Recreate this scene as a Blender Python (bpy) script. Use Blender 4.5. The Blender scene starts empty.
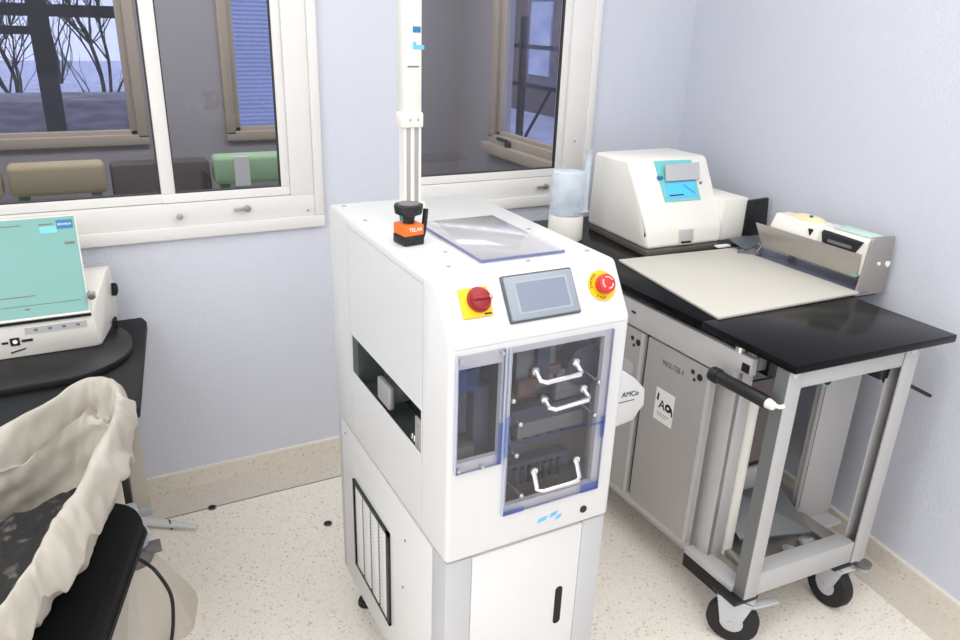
import bpy, bmesh, math, random
from mathutils import Vector, Matrix
random.seed(7)
R = math.radians
S = bpy.context.scene
COL = S.collection

# ------------------------------------------------------------------ materials
def mat(name, col, rough=0.5, metal=0.0, noise=0.0, nscale=8.0, bump=0.0, bscale=60.0, coat=0.0, emit=0.0, spec=0.5):
    m = bpy.data.materials.new(name); m.use_nodes = True
    nt = m.node_tree; b = nt.nodes['Principled BSDF']
    c = tuple(((v / 255) / 12.92 if v / 255 <= .04045 else ((v / 255 + .055) / 1.055) ** 2.4) for v in col) + (1,)
    b.inputs['Base Color'].default_value = c
    b.inputs['Roughness'].default_value = rough
    b.inputs['Metallic'].default_value = metal
    b.inputs['Coat Weight'].default_value = coat
    b.inputs['Specular IOR Level'].default_value = spec
    tc = nt.nodes.new('ShaderNodeTexCoord')
    n = nt.nodes.new('ShaderNodeTexNoise'); n.inputs['Scale'].default_value = nscale; n.inputs['Detail'].default_value = 5
    nt.links.new(tc.outputs['Object'], n.inputs['Vector'])
    mx = nt.nodes.new('ShaderNodeMix'); mx.data_type = 'RGBA'
    k = max(noise, .02)
    mx.inputs[6].default_value = tuple(v * (1 - k) for v in c[:3]) + (1,)
    mx.inputs[7].default_value = tuple(min(1, v * (1 + k)) for v in c[:3]) + (1,)
    nt.links.new(n.outputs['Fac'], mx.inputs[0]); nt.links.new(mx.outputs[2], b.inputs['Base Color'])
    if bump:
        n2 = nt.nodes.new('ShaderNodeTexNoise'); n2.inputs['Scale'].default_value = bscale; n2.inputs['Detail'].default_value = 3
        nt.links.new(tc.outputs['Object'], n2.inputs['Vector'])
        bp = nt.nodes.new('ShaderNodeBump'); bp.inputs['Strength'].default_value = bump; bp.inputs['Distance'].default_value = .01
        nt.links.new(n2.outputs['Fac'], bp.inputs['Height']); nt.links.new(bp.outputs[0], b.inputs['Normal'])
    if emit:
        b.inputs['Emission Color'].default_value = c; b.inputs['Emission Strength'].default_value = emit
    return m

def glass(name, tint, gloss=.06, rough=.0, haze=0.0, hazecol=(.8, .85, 1)):
    m = bpy.data.materials.new(name); m.use_nodes = True
    nt = m.node_tree; nt.nodes.clear()
    out = nt.nodes.new('ShaderNodeOutputMaterial')
    tr = nt.nodes.new('ShaderNodeBsdfTransparent'); tr.inputs[0].default_value = tuple(tint) + (1,)
    gl = nt.nodes.new('ShaderNodeBsdfGlossy'); gl.inputs['Roughness'].default_value = rough
    lw = nt.nodes.new('ShaderNodeLayerWeight'); lw.inputs['Blend'].default_value = .5
    pw = nt.nodes.new('ShaderNodeMath'); pw.operation = 'POWER'; pw.inputs[1].default_value = 5
    nt.links.new(lw.outputs['Facing'], pw.inputs[0])
    mu = nt.nodes.new('ShaderNodeMath'); mu.operation = 'MULTIPLY_ADD'; mu.inputs[1].default_value = .8; mu.inputs[2].default_value = gloss
    nt.links.new(pw.outputs[0], mu.inputs[0])
    mix = nt.nodes.new('ShaderNodeMixShader')
    nt.links.new(mu.outputs[0], mix.inputs[0]); nt.links.new(tr.outputs[0], mix.inputs[1]); nt.links.new(gl.outputs[0], mix.inputs[2])
    last = mix
    if haze:
        d = nt.nodes.new('ShaderNodeBsdfDiffuse'); d.inputs[0].default_value = tuple(hazecol) + (1,)
        no = nt.nodes.new('ShaderNodeTexNoise'); no.inputs['Scale'].default_value = 9
        tc = nt.nodes.new('ShaderNodeTexCoord'); nt.links.new(tc.outputs['Object'], no.inputs['Vector'])
        mm = nt.nodes.new('ShaderNodeMath'); mm.operation = 'MULTIPLY'; mm.inputs[1].default_value = haze * 2
        nt.links.new(no.outputs['Fac'], mm.inputs[0])
        m2 = nt.nodes.new('ShaderNodeMixShader')
        nt.links.new(mm.outputs[0], m2.inputs[0]); nt.links.new(mix.outputs[0], m2.inputs[1]); nt.links.new(d.outputs[0], m2.inputs[2])
        last = m2
    nt.links.new(last.outputs[0], out.inputs[0])
    return m

def ramp_mat(name, stops, scale, kind='noise', rough=.6, bump=0, stretch=(1, 1, 1), detail=6):
    m = mat(name, (128, 128, 128), rough, bump=bump)
    nt = m.node_tree; b = nt.nodes['Principled BSDF']
    tc = nt.nodes.new('ShaderNodeTexCoord'); mp = nt.nodes.new('ShaderNodeMapping'); mp.inputs['Scale'].default_value = stretch
    nt.links.new(tc.outputs['Object'], mp.inputs['Vector'])
    if kind == 'voronoi':
        n = nt.nodes.new('ShaderNodeTexVoronoi'); n.inputs['Scale'].default_value = scale; o = n.outputs['Distance']
    elif kind == 'wave':
        n = nt.nodes.new('ShaderNodeTexWave'); n.bands_direction = 'Z'; n.inputs['Scale'].default_value = scale; n.inputs['Distortion'].default_value = .6; o = n.outputs['Fac']
    else:
        n = nt.nodes.new('ShaderNodeTexNoise'); n.inputs['Scale'].default_value = scale; n.inputs['Detail'].default_value = detail; o = n.outputs['Fac']
    nt.links.new(mp.outputs[0], n.inputs['Vector'])
    r = nt.nodes.new('ShaderNodeValToRGB')
    while len(r.color_ramp.elements) < len(stops): r.color_ramp.elements.new(.5)
    for e, (p, c) in zip(r.color_ramp.elements, stops):
        e.position = p
        e.color = tuple(((v / 255) / 12.92 if v / 255 <= .04045 else ((v / 255 + .055) / 1.055) ** 2.4) for v in c) + (1,)
    nt.links.new(o, r.inputs[0]); nt.links.new(r.outputs[0], b.inputs['Base Color'])
    return m

def terrazzo(name, base, dark=.55):
    m = mat(name, base, .45)
    nt = m.node_tree; b = nt.nodes['Principled BSDF']
    src = b.inputs['Base Color'].links[0].from_socket
    tc = nt.nodes.new('ShaderNodeTexCoord')
    last = src
    for sc, thr, colr, f in ((70, .17, (.34, .29, .25), .5), (38, .16, (.56, .50, .43), .35), (130, .22, (.40, .37, .34), .42), (210, .25, (.40, .36, .32), .35)):
        v = nt.nodes.new('ShaderNodeTexVoronoi'); v.inputs['Scale'].default_value = sc
        nt.links.new(tc.outputs['Object'], v.inputs['Vector'])
        # only some of the cells carry a chip
        lt = nt.nodes.new('ShaderNodeMath'); lt.operation = 'LESS_THAN'; lt.inputs[1].default_value = thr * 1.6
        nt.links.new(v.outputs['Distance'], lt.inputs[0])
        sp = nt.nodes.new('ShaderNodeSeparateColor'); nt.links.new(v.outputs['Color'], sp.inputs[0])
        l2 = nt.nodes.new('ShaderNodeMath'); l2.operation = 'LESS_THAN'; l2.inputs[1].default_value = .22
        nt.links.new(sp.outputs[0], l2.inputs[0])
        mu = nt.nodes.new('ShaderNodeMath'); mu.operation = 'MULTIPLY'; nt.links.new(lt.outputs[0], mu.inputs[0]); nt.links.new(l2.outputs[0], mu.inputs[1])
        m3 = nt.nodes.new('ShaderNodeMath'); m3.operation = 'MULTIPLY'; m3.inputs[1].default_value = f; nt.links.new(mu.outputs[0], m3.inputs[0])
        mx = nt.nodes.new('ShaderNodeMix'); mx.data_type = 'RGBA'
        nt.links.new(m3.outputs[0], mx.inputs[0]); nt.links.new(last, mx.inputs[6]); mx.inputs[7].default_value = colr + (1,)
        last = mx.outputs[2]
    nt.links.new(last, b.inputs['Base Color'])
    return m

WALL = mat('lavender_wall_paint', (211, 214, 224), .75, noise=.03, nscale=1.5, bump=.22, bscale=110)
FLOOR = terrazzo('terrazzo_floor', (244, 236, 223))
BORDER = terrazzo('terrazzo_border', (216, 207, 194))
BASE = terrazzo('terrazzo_skirting', (230, 222, 208))
TRIMW = mat('cream_edge_strip', (232, 226, 214), .5)
CEIL = mat('ceiling_white', (238, 238, 236), .9)
WFRAME = mat('white_window_paint', (232, 230, 226), .35)
SEAL = mat('dark_glazing_seal', (52, 52, 54), .6)
PANE = glass('window_glass', (.68, .68, .70), .03)
PANE2 = glass('outer_window_glass', (.85, .87, .95), .03)
BASEBR = mat('dark_taupe_base', (92, 86, 80), .5)
CLIPM = mat('dark_clip_metal', (112, 116, 126), .35, .5)
FOOTP = mat('foot_plate_wall_reflection', (122, 126, 148), .35, .2)  # steel plate with the wall's bluish reflection put into its base colour
SBORDER = mat('screen_border_grey', (160, 168, 178), .4)
STEEL = mat('brushed_steel', (178, 172, 165), .36, .7, noise=.05, nscale=20)
SCREW = mat('screw_steel', (186, 187, 190), .35, .5)
CHROME = mat('chrome', (225, 225, 225), .18, .9)
ALU = mat('aluminium_grey', (178, 176, 174), .42, .35, noise=.03)
SILVER = mat('silver_paint', (196, 194, 192), .42, .15, noise=.02)
SILVERD = mat('silver_door_paint', (172, 168, 165), .42, .15, noise=.02)
FRAMEG = mat('frame_grey_paint', (186, 185, 184), .45, .1)
MWHITE = mat('machine_white_enamel', (219, 219, 218), .28, noise=.01)
MDOOR = mat('door_white_enamel', (221, 221, 220), .3, noise=.01)
LGREY = mat('light_grey_profile', (192, 193, 195), .4, .1)
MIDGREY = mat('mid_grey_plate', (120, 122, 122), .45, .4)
DKGREEN = mat('dark_green_grey', (84, 94, 92), .45, .3)
BLACK = mat('black_plastic', (22, 23, 24), .42)
BLACKG = mat('black_void', (10, 11, 12), .7)
LAMB = mat('black_laminate', (10, 10, 11), .2, noise=.04, bump=.01, bscale=200, spec=.15)
LAMB2 = mat('black_laminate_worn', (34, 33, 34), .42, noise=.06, spec=.35)
CREAM = mat('cream_plastic', (232, 229, 220), .45, noise=.02)
CREAMT = mat('tester_cream_enamel', (238, 235, 226), .38, noise=.015)
BOARD = mat('drawing_board', (206, 202, 190), .6, noise=.02)
TEAL = mat('teal_film', (122, 172, 164), .4, noise=.03)
TEALD = mat('teal_dark', (30, 120, 120), .35)
BLUE = mat('blue_label', (48, 120, 170), .5)
SKYB = mat('sky_blue_label', (110, 190, 235), .5)
LCD = mat('lcd_blue', (80, 185, 245), .25, emit=.25)
CYAN = mat('cyan_frame', (120, 205, 205), .4)
LCDG = mat('lcd_grey', (130, 138, 154), .15, noise=.03)
BEZEL = mat('panel_bezel', (146, 156, 164), .35)
BEZELD = mat('panel_bezel_edge', (92, 100, 106), .4)
RED = mat('red_plastic', (150, 14, 24), .25)
REDB = mat('red_button', (200, 46, 44), .3)
REDM = mat('pink_white_mark', (246, 190, 180), .4)
YEL = mat('yellow_plate', (240, 200, 14), .45)
ORANGE = mat('orange_plastic', (240, 112, 30), .4)
WHITEMK = mat('white_print', (250, 250, 248), .6)
INK = mat('black_print', (30, 30, 32), .7)
GREYINK = mat('grey_print', (120, 118, 118), .7)
PAPER = mat('white_paper', (240, 239, 234), .8)
YDOME = mat('pale_yellow_plastic', (232, 222, 176), .4)
MINT = mat('pale_mint_plastic', (196, 222, 212), .4)
CLEAR = glass('clear_acrylic', (.895, .895, .92), .03, haze=.02, hazecol=(.6, .62, .68))
CLEARTOP = glass('clear_top_plate', (.97, .97, .98), .03, .08)
TOPEDGE = mat('top_plate_cut_edge', (112, 118, 160), .2)
CLEAREDGE = mat('acrylic_cut_edge', (186, 192, 212), .2)
FILM = glass('blue_film', (.66, .76, 1.0), .05)
TANK = glass('tank_blue_plastic', (.92, .95, .98), .05, .2, haze=.62, hazecol=(.78, .86, .93))
INBROWN = mat('interior_brown_plate', (108, 100, 96), .5, .2, noise=.16, nscale=14)
INBLUE = mat('interior_slate_plate', (66, 70, 88), .5, .25, noise=.2, nscale=30)
COPPER = mat('copper_block', (112, 92, 84), .5, .3, noise=.1)
RUBBER = mat('black_rubber', (26, 26, 27), .7, noise=.1)
CANVAS = ramp_mat('cream_canvas', [(.3, (174, 168, 157)), (.7, (195, 189, 178))], 7, rough=.95, bump=.06)
LINT = ramp_mat('black_fabric_with_lint', [(.0, (34, 34, 35)), (.56, (46, 45, 45)), (.72, (112, 108, 104))], 30, rough=.95, detail=3)
SEATF = mat('black_seat_vinyl', (12, 12, 13), .75, bump=.05, bscale=120, spec=.2)
BEIGE = mat('beige_plastic', (206, 198, 184), .5, noise=.03)
GREYCAP = mat('grey_collar', (112, 110, 108), .5)
PALEBL = mat('pale_grey_blue', (190, 196, 200), .4)
TAN = mat('tan_window_frame', (182, 170, 152), .6, noise=.04)
GWALL = mat('grey_wall_paint', (166, 162, 165), .8, noise=.03, bump=.1)
GFLOOR = mat('brown_grey_floor', (96, 88, 80), .7)
TANUP = mat('tan_upholstery', (178, 166, 132), .85, noise=.08)
OLIVE = mat('olive_green_wood', (112, 140, 104), .6, noise=.1)
GREENUP = mat('green_upholstery', (168, 200, 160), .8, noise=.06)
BROWNUP = mat('dark_brown_upholstery', (84, 74, 70), .8, noise=.1)
SNOW = ramp_mat('snow', [(.3, (176, 180, 204)), (.7, (214, 218, 234))], 3, rough=.9)
SIDING = ramp_mat('blue_clapboard', [(.0, (148, 160, 200)), (.3, (176, 188, 220)), (.9, (202, 210, 234))], 8, kind='wave', rough=.7)
STONE = ramp_mat('stone_bank', [(.3, (98, 92, 96)), (.6, (150, 144, 150))], 9, rough=.9, stretch=(.5, 1, 2))
BARK = mat('dark_bark', (52, 46, 44), .9, noise=.2)
DKPOST = mat('dark_post', (36, 34, 36), .6)
BRICK = mat('brown_facade', (124, 108, 100), .8, noise=.1)

# ------------------------------------------------------------------ mesh helpers
class MB:
    def __init__(s): s.bm = bmesh.new(); s.mats = []; s.cur = 0
    def m(s, material):
        if material not in s.mats: s.mats.append(material)
        s.cur = s.mats.index(material); return s
    def _merge(s, b):
        for f in b.faces: f.material_index = s.cur
        me = bpy.data.meshes.new('t'); b.to_mesh(me); b.free(); s.bm.from_mesh(me); bpy.data.meshes.remove(me)
    def box(s, x0, x1, y0, y1, z0, z1, bev=0.0, seg=2):
        b = bmesh.new(); bmesh.ops.create_cube(b, size=1)
        for v in b.verts: v.co = Vector(((x0 + x1) / 2 + v.co.x * (x1 - x0), (y0 + y1) / 2 + v.co.y * (y1 - y0), (z0 + z1) / 2 + v.co.z * (z1 - z0)))
        if bev: bmesh.ops.bevel(b, geom=b.edges[:], offset=bev, segments=seg, profile=.5, affect='EDGES')
        s._merge(b); return s
    def hull(s, pts, bev=0.0, seg=2):
        b = bmesh.new()
        for p in pts: b.verts.new(p)
        bmesh.ops.convex_hull(b, input=b.verts[:])
        bmesh.ops.dissolve_limit(b, angle_limit=.02, verts=b.verts[:], edges=b.edges[:])
        if bev: bmesh.ops.bevel(b, geom=b.edges[:], offset=bev, segments=seg, profile=.5, affect='EDGES')
        s._merge(b); return s
    def prism(s, poly, axis, a, c, bev=0.0, seg=2):
        """poly of 2-D points, extruded along axis ('x': poly=(y,z), 'y': (x,z), 'z': (x,y))"""
        f = {'x': lambda p, q: (q, p[0], p[1]), 'y': lambda p, q: (p[0], q, p[1]), 'z': lambda p, q: (p[0], p[1], q)}[axis]
        b = bmesh.new(); n = len(poly)
        A = [b.verts.new(f(p, a)) for p in poly]; B = [b.verts.new(f(p, c)) for p in poly]
        b.faces.new(A); b.faces.new(B[::-1])
        for i in range(n): b.faces.new((A[i], B[i], B[(i + 1) % n], A[(i + 1) % n]))
        bmesh.ops.recalc_face_normals(b, faces=b.faces[:])
        if bev: bmesh.ops.bevel(b, geom=b.edges[:], offset=bev, segments=seg, profile=.5, affect='EDGES')
        s._merge(b); return s
    def cyl(s, p0, p1, r0, r1=None, n=20, bev=0.0):
        r1 = r0 if r1 is None else r1
        p0 = Vector(p0); p1 = Vector(p1); d = p1 - p0; L = d.length
        b = bmesh.new(); bmesh.ops.create_cone(b, cap_ends=True, segments=n, radius1=r0, radius2=r1, depth=L)
        if bev: bmesh.ops.bevel(b, geom=[e for e in b.edges if len(e.link_faces) == 2 and any(len(f.verts) > 4 for f in e.link_faces)], offset=bev, segments=2, profile=.5, affect='EDGES')
        bmesh.ops.transform(b, matrix=Matrix.Translation((p0 + p1) / 2) @ d.to_track_quat('Z', 'Y').to_matrix().to_4x4(), verts=b.verts[:])
        s._merge(b); return s
    def sphere(s, c, r, sc=(1, 1, 1), n=16):
        b = bmesh.new(); bmesh.ops.create_uvsphere(b, u_segments=n, v_segments=n // 2, radius=r)
        for v in b.verts: v.co = Vector(c) + Vector((v.co.x * sc[0], v.co.y * sc[1], v.co.z * sc[2]))
        s._merge(b); return s
    def tube(s, pts, r, n=10, r1=None, smooth=True):
        P = [Vector(p) for p in pts]
        if smooth and len(P) > 2:
            Q = []
            for i in range(len(P) - 1):
                a, b_, c, d = P[max(i - 1, 0)], P[i], P[i + 1], P[min(i + 2, len(P) - 1)]
                for k in range(6):
                    t = k / 6
                    Q.append(.5 * ((2 * b_) + (c - a) * t + (2 * a - 5 * b_ + 4 * c - d) * t * t + (3 * b_ - a - 3 * c + d) * t ** 3))
            Q.append(P[-1]); P = Q
        b = bmesh.new(); rings = []; up = None
        for i, p in enumerate(P):
            d = (P[min(i + 1, len(P) - 1)] - P[max(i - 1, 0)]).normalized()
            if up is None: up = d.orthogonal().normalized()
            up = (up - d * up.dot(d)).normalized(); sd = d.cross(up)
            rr = r if r1 is None else r + (r1 - r) * i / (len(P) - 1)
            rings.append([b.verts.new(p + (up * math.cos(2 * math.pi * k / n) + sd * math.sin(2 * math.pi * k / n)) * rr) for k in range(n)])
        for A, B in zip(rings, rings[1:]):
            for k in range(n): b.faces.new((A[k], A[(k + 1) % n], B[(k + 1) % n], B[k]))
        b.faces.new(rings[0][::-1]); b.faces.new(rings[-1])
        bmesh.ops.recalc_face_normals(b, faces=b.faces[:])
        s._merge(b); return s
    def quad(s, a, b_, c, d, th=.0015, nrm=None):
        a, b_, c, d = map(Vector, (a, b_, c, d))
        n = (b_ - a).cross(d - a).normalized() * th if nrm is None else Vector(nrm).normalized() * th
        b = bmesh.new(); vs = [b.verts.new(p) for p in (a, b_, c, d, a + n, b_ + n, c + n, d + n)]
        for f in ((0, 1, 2, 3), (7, 6, 5, 4), (0, 4, 5, 1), (1, 5, 6, 2), (2, 6, 7, 3), (3, 7, 4, 0)): b.faces.new([vs[i] for i in f])
        bmesh.ops.recalc_face_normals(b, faces=b.faces[:])
        s._merge(b); return s
    def loops(s, rings, closed=True, cap0=False, cap1=False):
        b = bmesh.new(); V = [[b.verts.new(p) for p in r] for r in rings]; n = len(V[0])
        for A, B in zip(V, V[1:]):
            for k in range(n if closed else n - 1): b.faces.new((A[k], A[(k + 1) % n], B[(k + 1) % n], B[k]))
        if cap0: b.faces.new(V[0][::-1])
        if cap1: b.faces.new(V[-1])
        bmesh.ops.recalc_face_normals(b, faces=b.faces[:])
        s._merge(b); return s
    def build(s, name, material=None, parent=None, xf=None, angle=35, label=None):
        me = bpy.data.meshes.new(name)
        if xf:
            for v in s.bm.verts: v.co = xf(v.co)
        bmesh.ops.recalc_face_normals(s.bm, faces=s.bm.faces[:]) if xf else None
        off = Vector((0, 0, 0))
        if parent is not None:
            p = parent
            while p is not None: off += p.location; p = p.parent
        for v in s.bm.verts: v.co -= off
        s.bm.to_mesh(me); s.bm.free()
        for mm in (s.mats or [material]): me.materials.append(mm)
        me.shade_smooth(); me.set_sharp_from_angle(angle=R(angle))
        o = bpy.data.objects.new(name, me); COL.objects.link(o)
        if parent is not None: o.parent = parent
        if label: o['label'] = label
        return o

def B(material): return MB().m(material)
def tag(o, label, cat, group=None, kind=None):
    o['label'] = label; o['category'] = cat
    if group: o['group'] = group
    if kind: o['kind'] = kind
    return o
def thing(name, loc, label, cat, group=None):
    o = bpy.data.objects.new(name, None); o.empty_display_size = .05; COL.objects.link(o); o.location = loc
    return tag(o, label, cat, group)
def recenter(o):
    """move a top-level mesh's origin to the middle of its base"""
    vs = [v.co for v in o.data.vertices]
    c = Vector(((min(v.x for v in vs) + max(v.x for v in vs)) / 2, (min(v.y for v in vs) + max(v.y for v in vs)) / 2, min(v.z for v in vs)))
    for v in o.data.vertices: v.co -= c
    o.location += c; return o
def struct(name, mb, material=None, parent=None):
    o = mb.build(name, material, parent)
    if parent is None: o['kind'] = 'structure'
    return o
def cut(o, boxes):
    """subtract beveled boxes from an object's mesh"""
    mb = MB(); mb.m(o.data.materials[0])
    off = Vector((0, 0, 0)); p = o.parent
    while p is not None: off += p.location; p = p.parent
    for bx in boxes:
        mb.box(*bx[:6], *(bx[6:] if len(bx) > 6 else ()))
    for v in mb.bm.verts: v.co -= off
    me = bpy.data.meshes.new('cutter'); mb.bm.to_mesh(me); mb.bm.free()
    c = bpy.data.objects.new('cutter', me); COL.objects.link(c)
    md = o.modifiers.new('cut', 'BOOLEAN'); md.operation = 'DIFFERENCE'; md.object = c; md.solver = 'EXACT'; md.use_self = True
    o.parent, par = None, o.parent
    bpy.context.view_layer.update()
    dg = bpy.context.evaluated_depsgraph_get(); dg.update()
    new = bpy.data.meshes.new_from_object(o.evaluated_get(dg))
    o.modifiers.clear(); o.data = new; o.parent = par
    new.shade_smooth(); new.set_sharp_from_angle(angle=R(35))
    bpy.data.objects.remove(c)
def text(name, body, size, material, origin, xdir, ydir, parent, depth=.0006, xs=1.0):
    cu = bpy.data.curves.new(name, 'FONT'); cu.body = body; cu.size = size; cu.extrude = depth; cu.align_x = 'CENTER'; cu.align_y = 'CENTER'
    o = bpy.data.objects.new('tmp', cu); COL.objects.link(o)
    bpy.context.view_layer.update()
    me = bpy.data.meshes.new_from_object(o.evaluated_get(bpy.context.evaluated_depsgraph_get()))
    bpy.data.objects.remove(o); bpy.data.curves.remove(cu)
    x = Vector(xdir).normalized(); y = Vector(ydir); y = (y - x * y.dot(x)).normalized(); z = x.cross(y)
    off = Vector((0, 0, 0)); p = parent
    while p is not None: off += p.location; p = p.parent
    for v in me.vertices:
        c = v.co.copy(); v.co = Vector(origin) + x * c.x * xs + y * c.y + z * c.z - off
    me.materials.clear(); me.materials.append(material)
    t = bpy.data.objects.new(name, me); COL.objects.link(t); t.parent = parent
    return t

# ------------------------------------------------------------------ room shell
YB = 2.577                     # back wall face
WX0, WX1 = 2.365, None         # right wall: slightly out of square
def rwx(y): return 2.15 + (y - .88) * (2.365 - 2.15) / (YB - .88)
XL, YR, ZC = -2.4, -2.6, 2.75
struct('floor', B(FLOOR).prism([(XL, YR), (rwx(YR), YR), (rwx(YB + .14), YB + .14), (XL, YB + .14)], 'z', -.1, 0))
struct('ceiling', B(CEIL).prism([(XL - .1, YR - .1), (rwx(YR) + .1, YR - .1), (rwx(YB) + .1, YB + .12), (XL - .1, YB + .12)], 'z', ZC, ZC + .1))
struct('wall_left', B(WALL).box(XL - .1, XL, YR, YB, 0, ZC))
struct('wall_rear', B(WALL).box(XL - .1, rwx(YR) + .1, YR - .1, YR, 0, ZC))
struct('wall_right', B(WALL).prism([(rwx(YR), YR), (rwx(YB + .12), YB + .12), (rwx(YB + .12) + .12, YB + .12), (rwx(YR) + .12, YR)], 'z', 0, ZC))
# back wall with two window openings
ZB, ZT = .965, 2.25
WL0, WL1, WR0, WR1 = -1.35, .735, 1.055, 1.868
wb = B(WALL)
for x0, x1, z0, z1 in ((XL, WL0, 0, ZC), (WL0, WL1, 0, ZB), (WL0, WL1, ZT, ZC), (WL1, WR0, 0, ZC), (WR0, WR1, 0, ZB), (WR0, WR1, ZT, ZC), (WR1, rwx(YB) + .02, 0, ZC)):
    wb.box(x0, x1, YB, YB + .12, z0, z1)
struct('wall_back', wb)
# terrazzo skirting and border strip
def base_back(z0, z1, d): return B(BASE).box(XL, rwx(YB), YB - d, YB, z0, z1)
struct('baseboard_back', base_back(0, .066, .014).m(TRIMW).box(XL, rwx(YB), YB - .016, YB, .066, .073))
br = B(BASE).prism([(rwx(YR), YR), (rwx(YB), YB), (rwx(YB) - .014, YB), (rwx(YR) - .014, YR)], 'z', 0, .064)
br.m(TRIMW).prism([(rwx(YR), YR), (rwx(YB), YB), (rwx(YB) - .016, YB), (rwx(YR) - .016, YR)], 'z', .064, .072)
struct('baseboard_right', br)
struct('trim_1', B(BORDER).box(XL, rwx(2.4) - .13, 2.405, YB - .014, 0, .0015).m(SEAL).box(XL, 2.2, 2.402, 2.405, 0, .0008))
struct('trim_2', B(BORDER).prism([(rwx(YR) - .13, YR), (rwx(2.405) - .13, 2.405), (rwx(2.57) - .014, 2.563), (rwx(YR) - .014, YR)], 'z', 0, .0015))

def room_window(name, x0, x1, split, parts):
    """white casement window: casing, frame, sashes, panes, hardware"""
    r = bpy.data.objects.new(name, None); COL.objects.link(r); r.location = ((x0 + x1) / 2, YB, .95); r['kind'] = 'structure'
    o = B(WFRAME)                       # casing on the wall face
    c0, c1, zb, zt = x0 - .012, x1 + .012, .945, 2.27
    o.box(c0, c1, YB - .018, YB + .02, zb, zb + .042, .003); o.box(c0, c1, YB - .018, YB + .02, zt - .042, zt, .003)
    o.box(c0, c0 + .032, YB - .018, YB + .02, zb + .042, zt - .042, .003); o.box(c1 - .032, c1, YB - .018, YB + .02, zb + .042, zt - .042, .003)
    o.build('window_casing', None, r)
    o = B(WFRAME)                       # fixed frame
    f0, f1, fz0, fz1 = c0 + .032, c1 - .032, zb + .042, zt - .042
    o.box(f0, f1, YB - .008, YB + .06, fz0, fz0 + .073, .002); o.box(f0, f1, YB - .008, YB + .06, fz1 - .06, fz1, .002)
    sw = parts['jamb']
    o.box(f0, f0 + sw[0], YB - .008, YB + .06, fz0 + .073, fz1 - .06, .002); o.box(f1 - sw[1], f1, YB - .008, YB + .06, fz0 + .073, fz1 - .06, .002)
    o.build('window_frame', None, r)
    zz0, zz1 = fz0 + .075, fz1 - .06
    for i, (g0, g1, s0, s1) in enumerate(parts['sash']):
        y0, y1 = (YB + .004, YB + .034) if i == 0 else (YB + .010, YB + .04)
        o = B(WFRAME)
        gz0, gz1 = 1.091, zz1 - .03
        o.box(s0, s1, y0, y1, zz0, gz0, .002); o.box(s0, s1, y0, y1, gz1, zz1, .002)
        o.box(s0, g0, y0, y1, gz0, gz1, .002); o.box(g1, s1, y0, y1, gz0, gz1, .002)
        sash = o.build('sash', None, r)
        g = B(SEAL); t = .004
        g.box(g0, g1, y0 + .004, y0 + .02, gz0, gz0 + t); g.box(g0, g0 + t, y0 + .004, y0 + .02, gz0, gz1); g.box(g1 - t, g1, y0 + .004, y0 + .02, gz0, gz1)
        g.build('glazing_seal', None, sash)
        B(PANE).box(g0, g1, y0 + .012, y0 + .016, gz0, gz1).build('pane', None, sash)
    for kind, x, z in parts['hw']:
        if kind == 'knob':
            B(STEEL).cyl((x, YB - .008, z), (x, YB - .024, z), .006).cyl((x, YB - .022, z), (x, YB - .034, z), .010, bev=.003).build('window_knob', None, r)
        elif kind == 'latch':
            B(STEEL).cyl((x, YB - .008, z), (x, YB - .022, z), .011, bev=.003).box(x - .045, x, YB - .024, YB - .016, z - .005, z + .005, .002).build('window_latch', None, r)
        else:
            B(SCREW).cyl((x, YB - .008, z), (x, YB - .012, z), .004).build('screw', None, r)
    return r
room_window('window_1', WL0, WL1, .26, dict(jamb=(.06, .08), sash=[(.264, .606, .223, .635), (-.50, .222, -.54, .257), (-1.24, -.56, -1.27, -.52)],
            hw=[('knob', .265, 1.023), ('latch', .483, 1.03), ('screw', .69, 1.005)]))
room_window('window_2', WR0, WR1, None, dict(jamb=(.02, .095), sash=[(1.122, 1.722, 1.088, 1.752)],
            hw=[('latch', 1.672, 1.024), ('screw', 1.80, 1.2)]))

# ------------------------------------------------------------------ the room behind the windows
YF, XS, XO = 5.0, 2.475, -2.2
struct('floor_neighbour', B(GFLOOR).box(XO, XS, YB + .14, YF, -.1, 0))
struct('ceiling_neighbour', B(CEIL).box(XO - .1, XS + .1, YB + .12, YF + .1, 2.6, 2.7))
struct('wall_neighbour_left', B(GWALL).box(XO - .1, XO, YB + .12, YF, 0, 2.6))
AX0, AX1, BX0, BX1, WZ0, WZ1 = -1.1, .36, .89, 2.05, .92, 2.2
w = B(GWALL)
for x0, x1, z0, z1 in ((XO, AX0, 0, 2.6), (AX0, AX1, 0, WZ0), (AX0, AX1, WZ1, 2.6), (AX1, BX0, 0, 2.6), (BX0, BX1, 0, WZ0), (BX0, BX1, WZ1, 2.6), (BX1, XS, 0, 2.6)):
    w.box(x0, x1, YF, YF + .12, z0, z1)
struct('wall_neighbour_back', w)
CY0, CY1 = 3.25, 4.46
w = B(GWALL)
for y0, y1, z0, z1 in ((YB + .12, CY0, 0, 2.6), (CY0, CY1, 0, WZ0), (CY0, CY1, WZ1, 2.6), (CY1, YF + .12, 0, 2.6)):
    w.box(XS, XS + .12, y0, y1, z0, z1)
struct('wall_neighbour_right', w)
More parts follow.
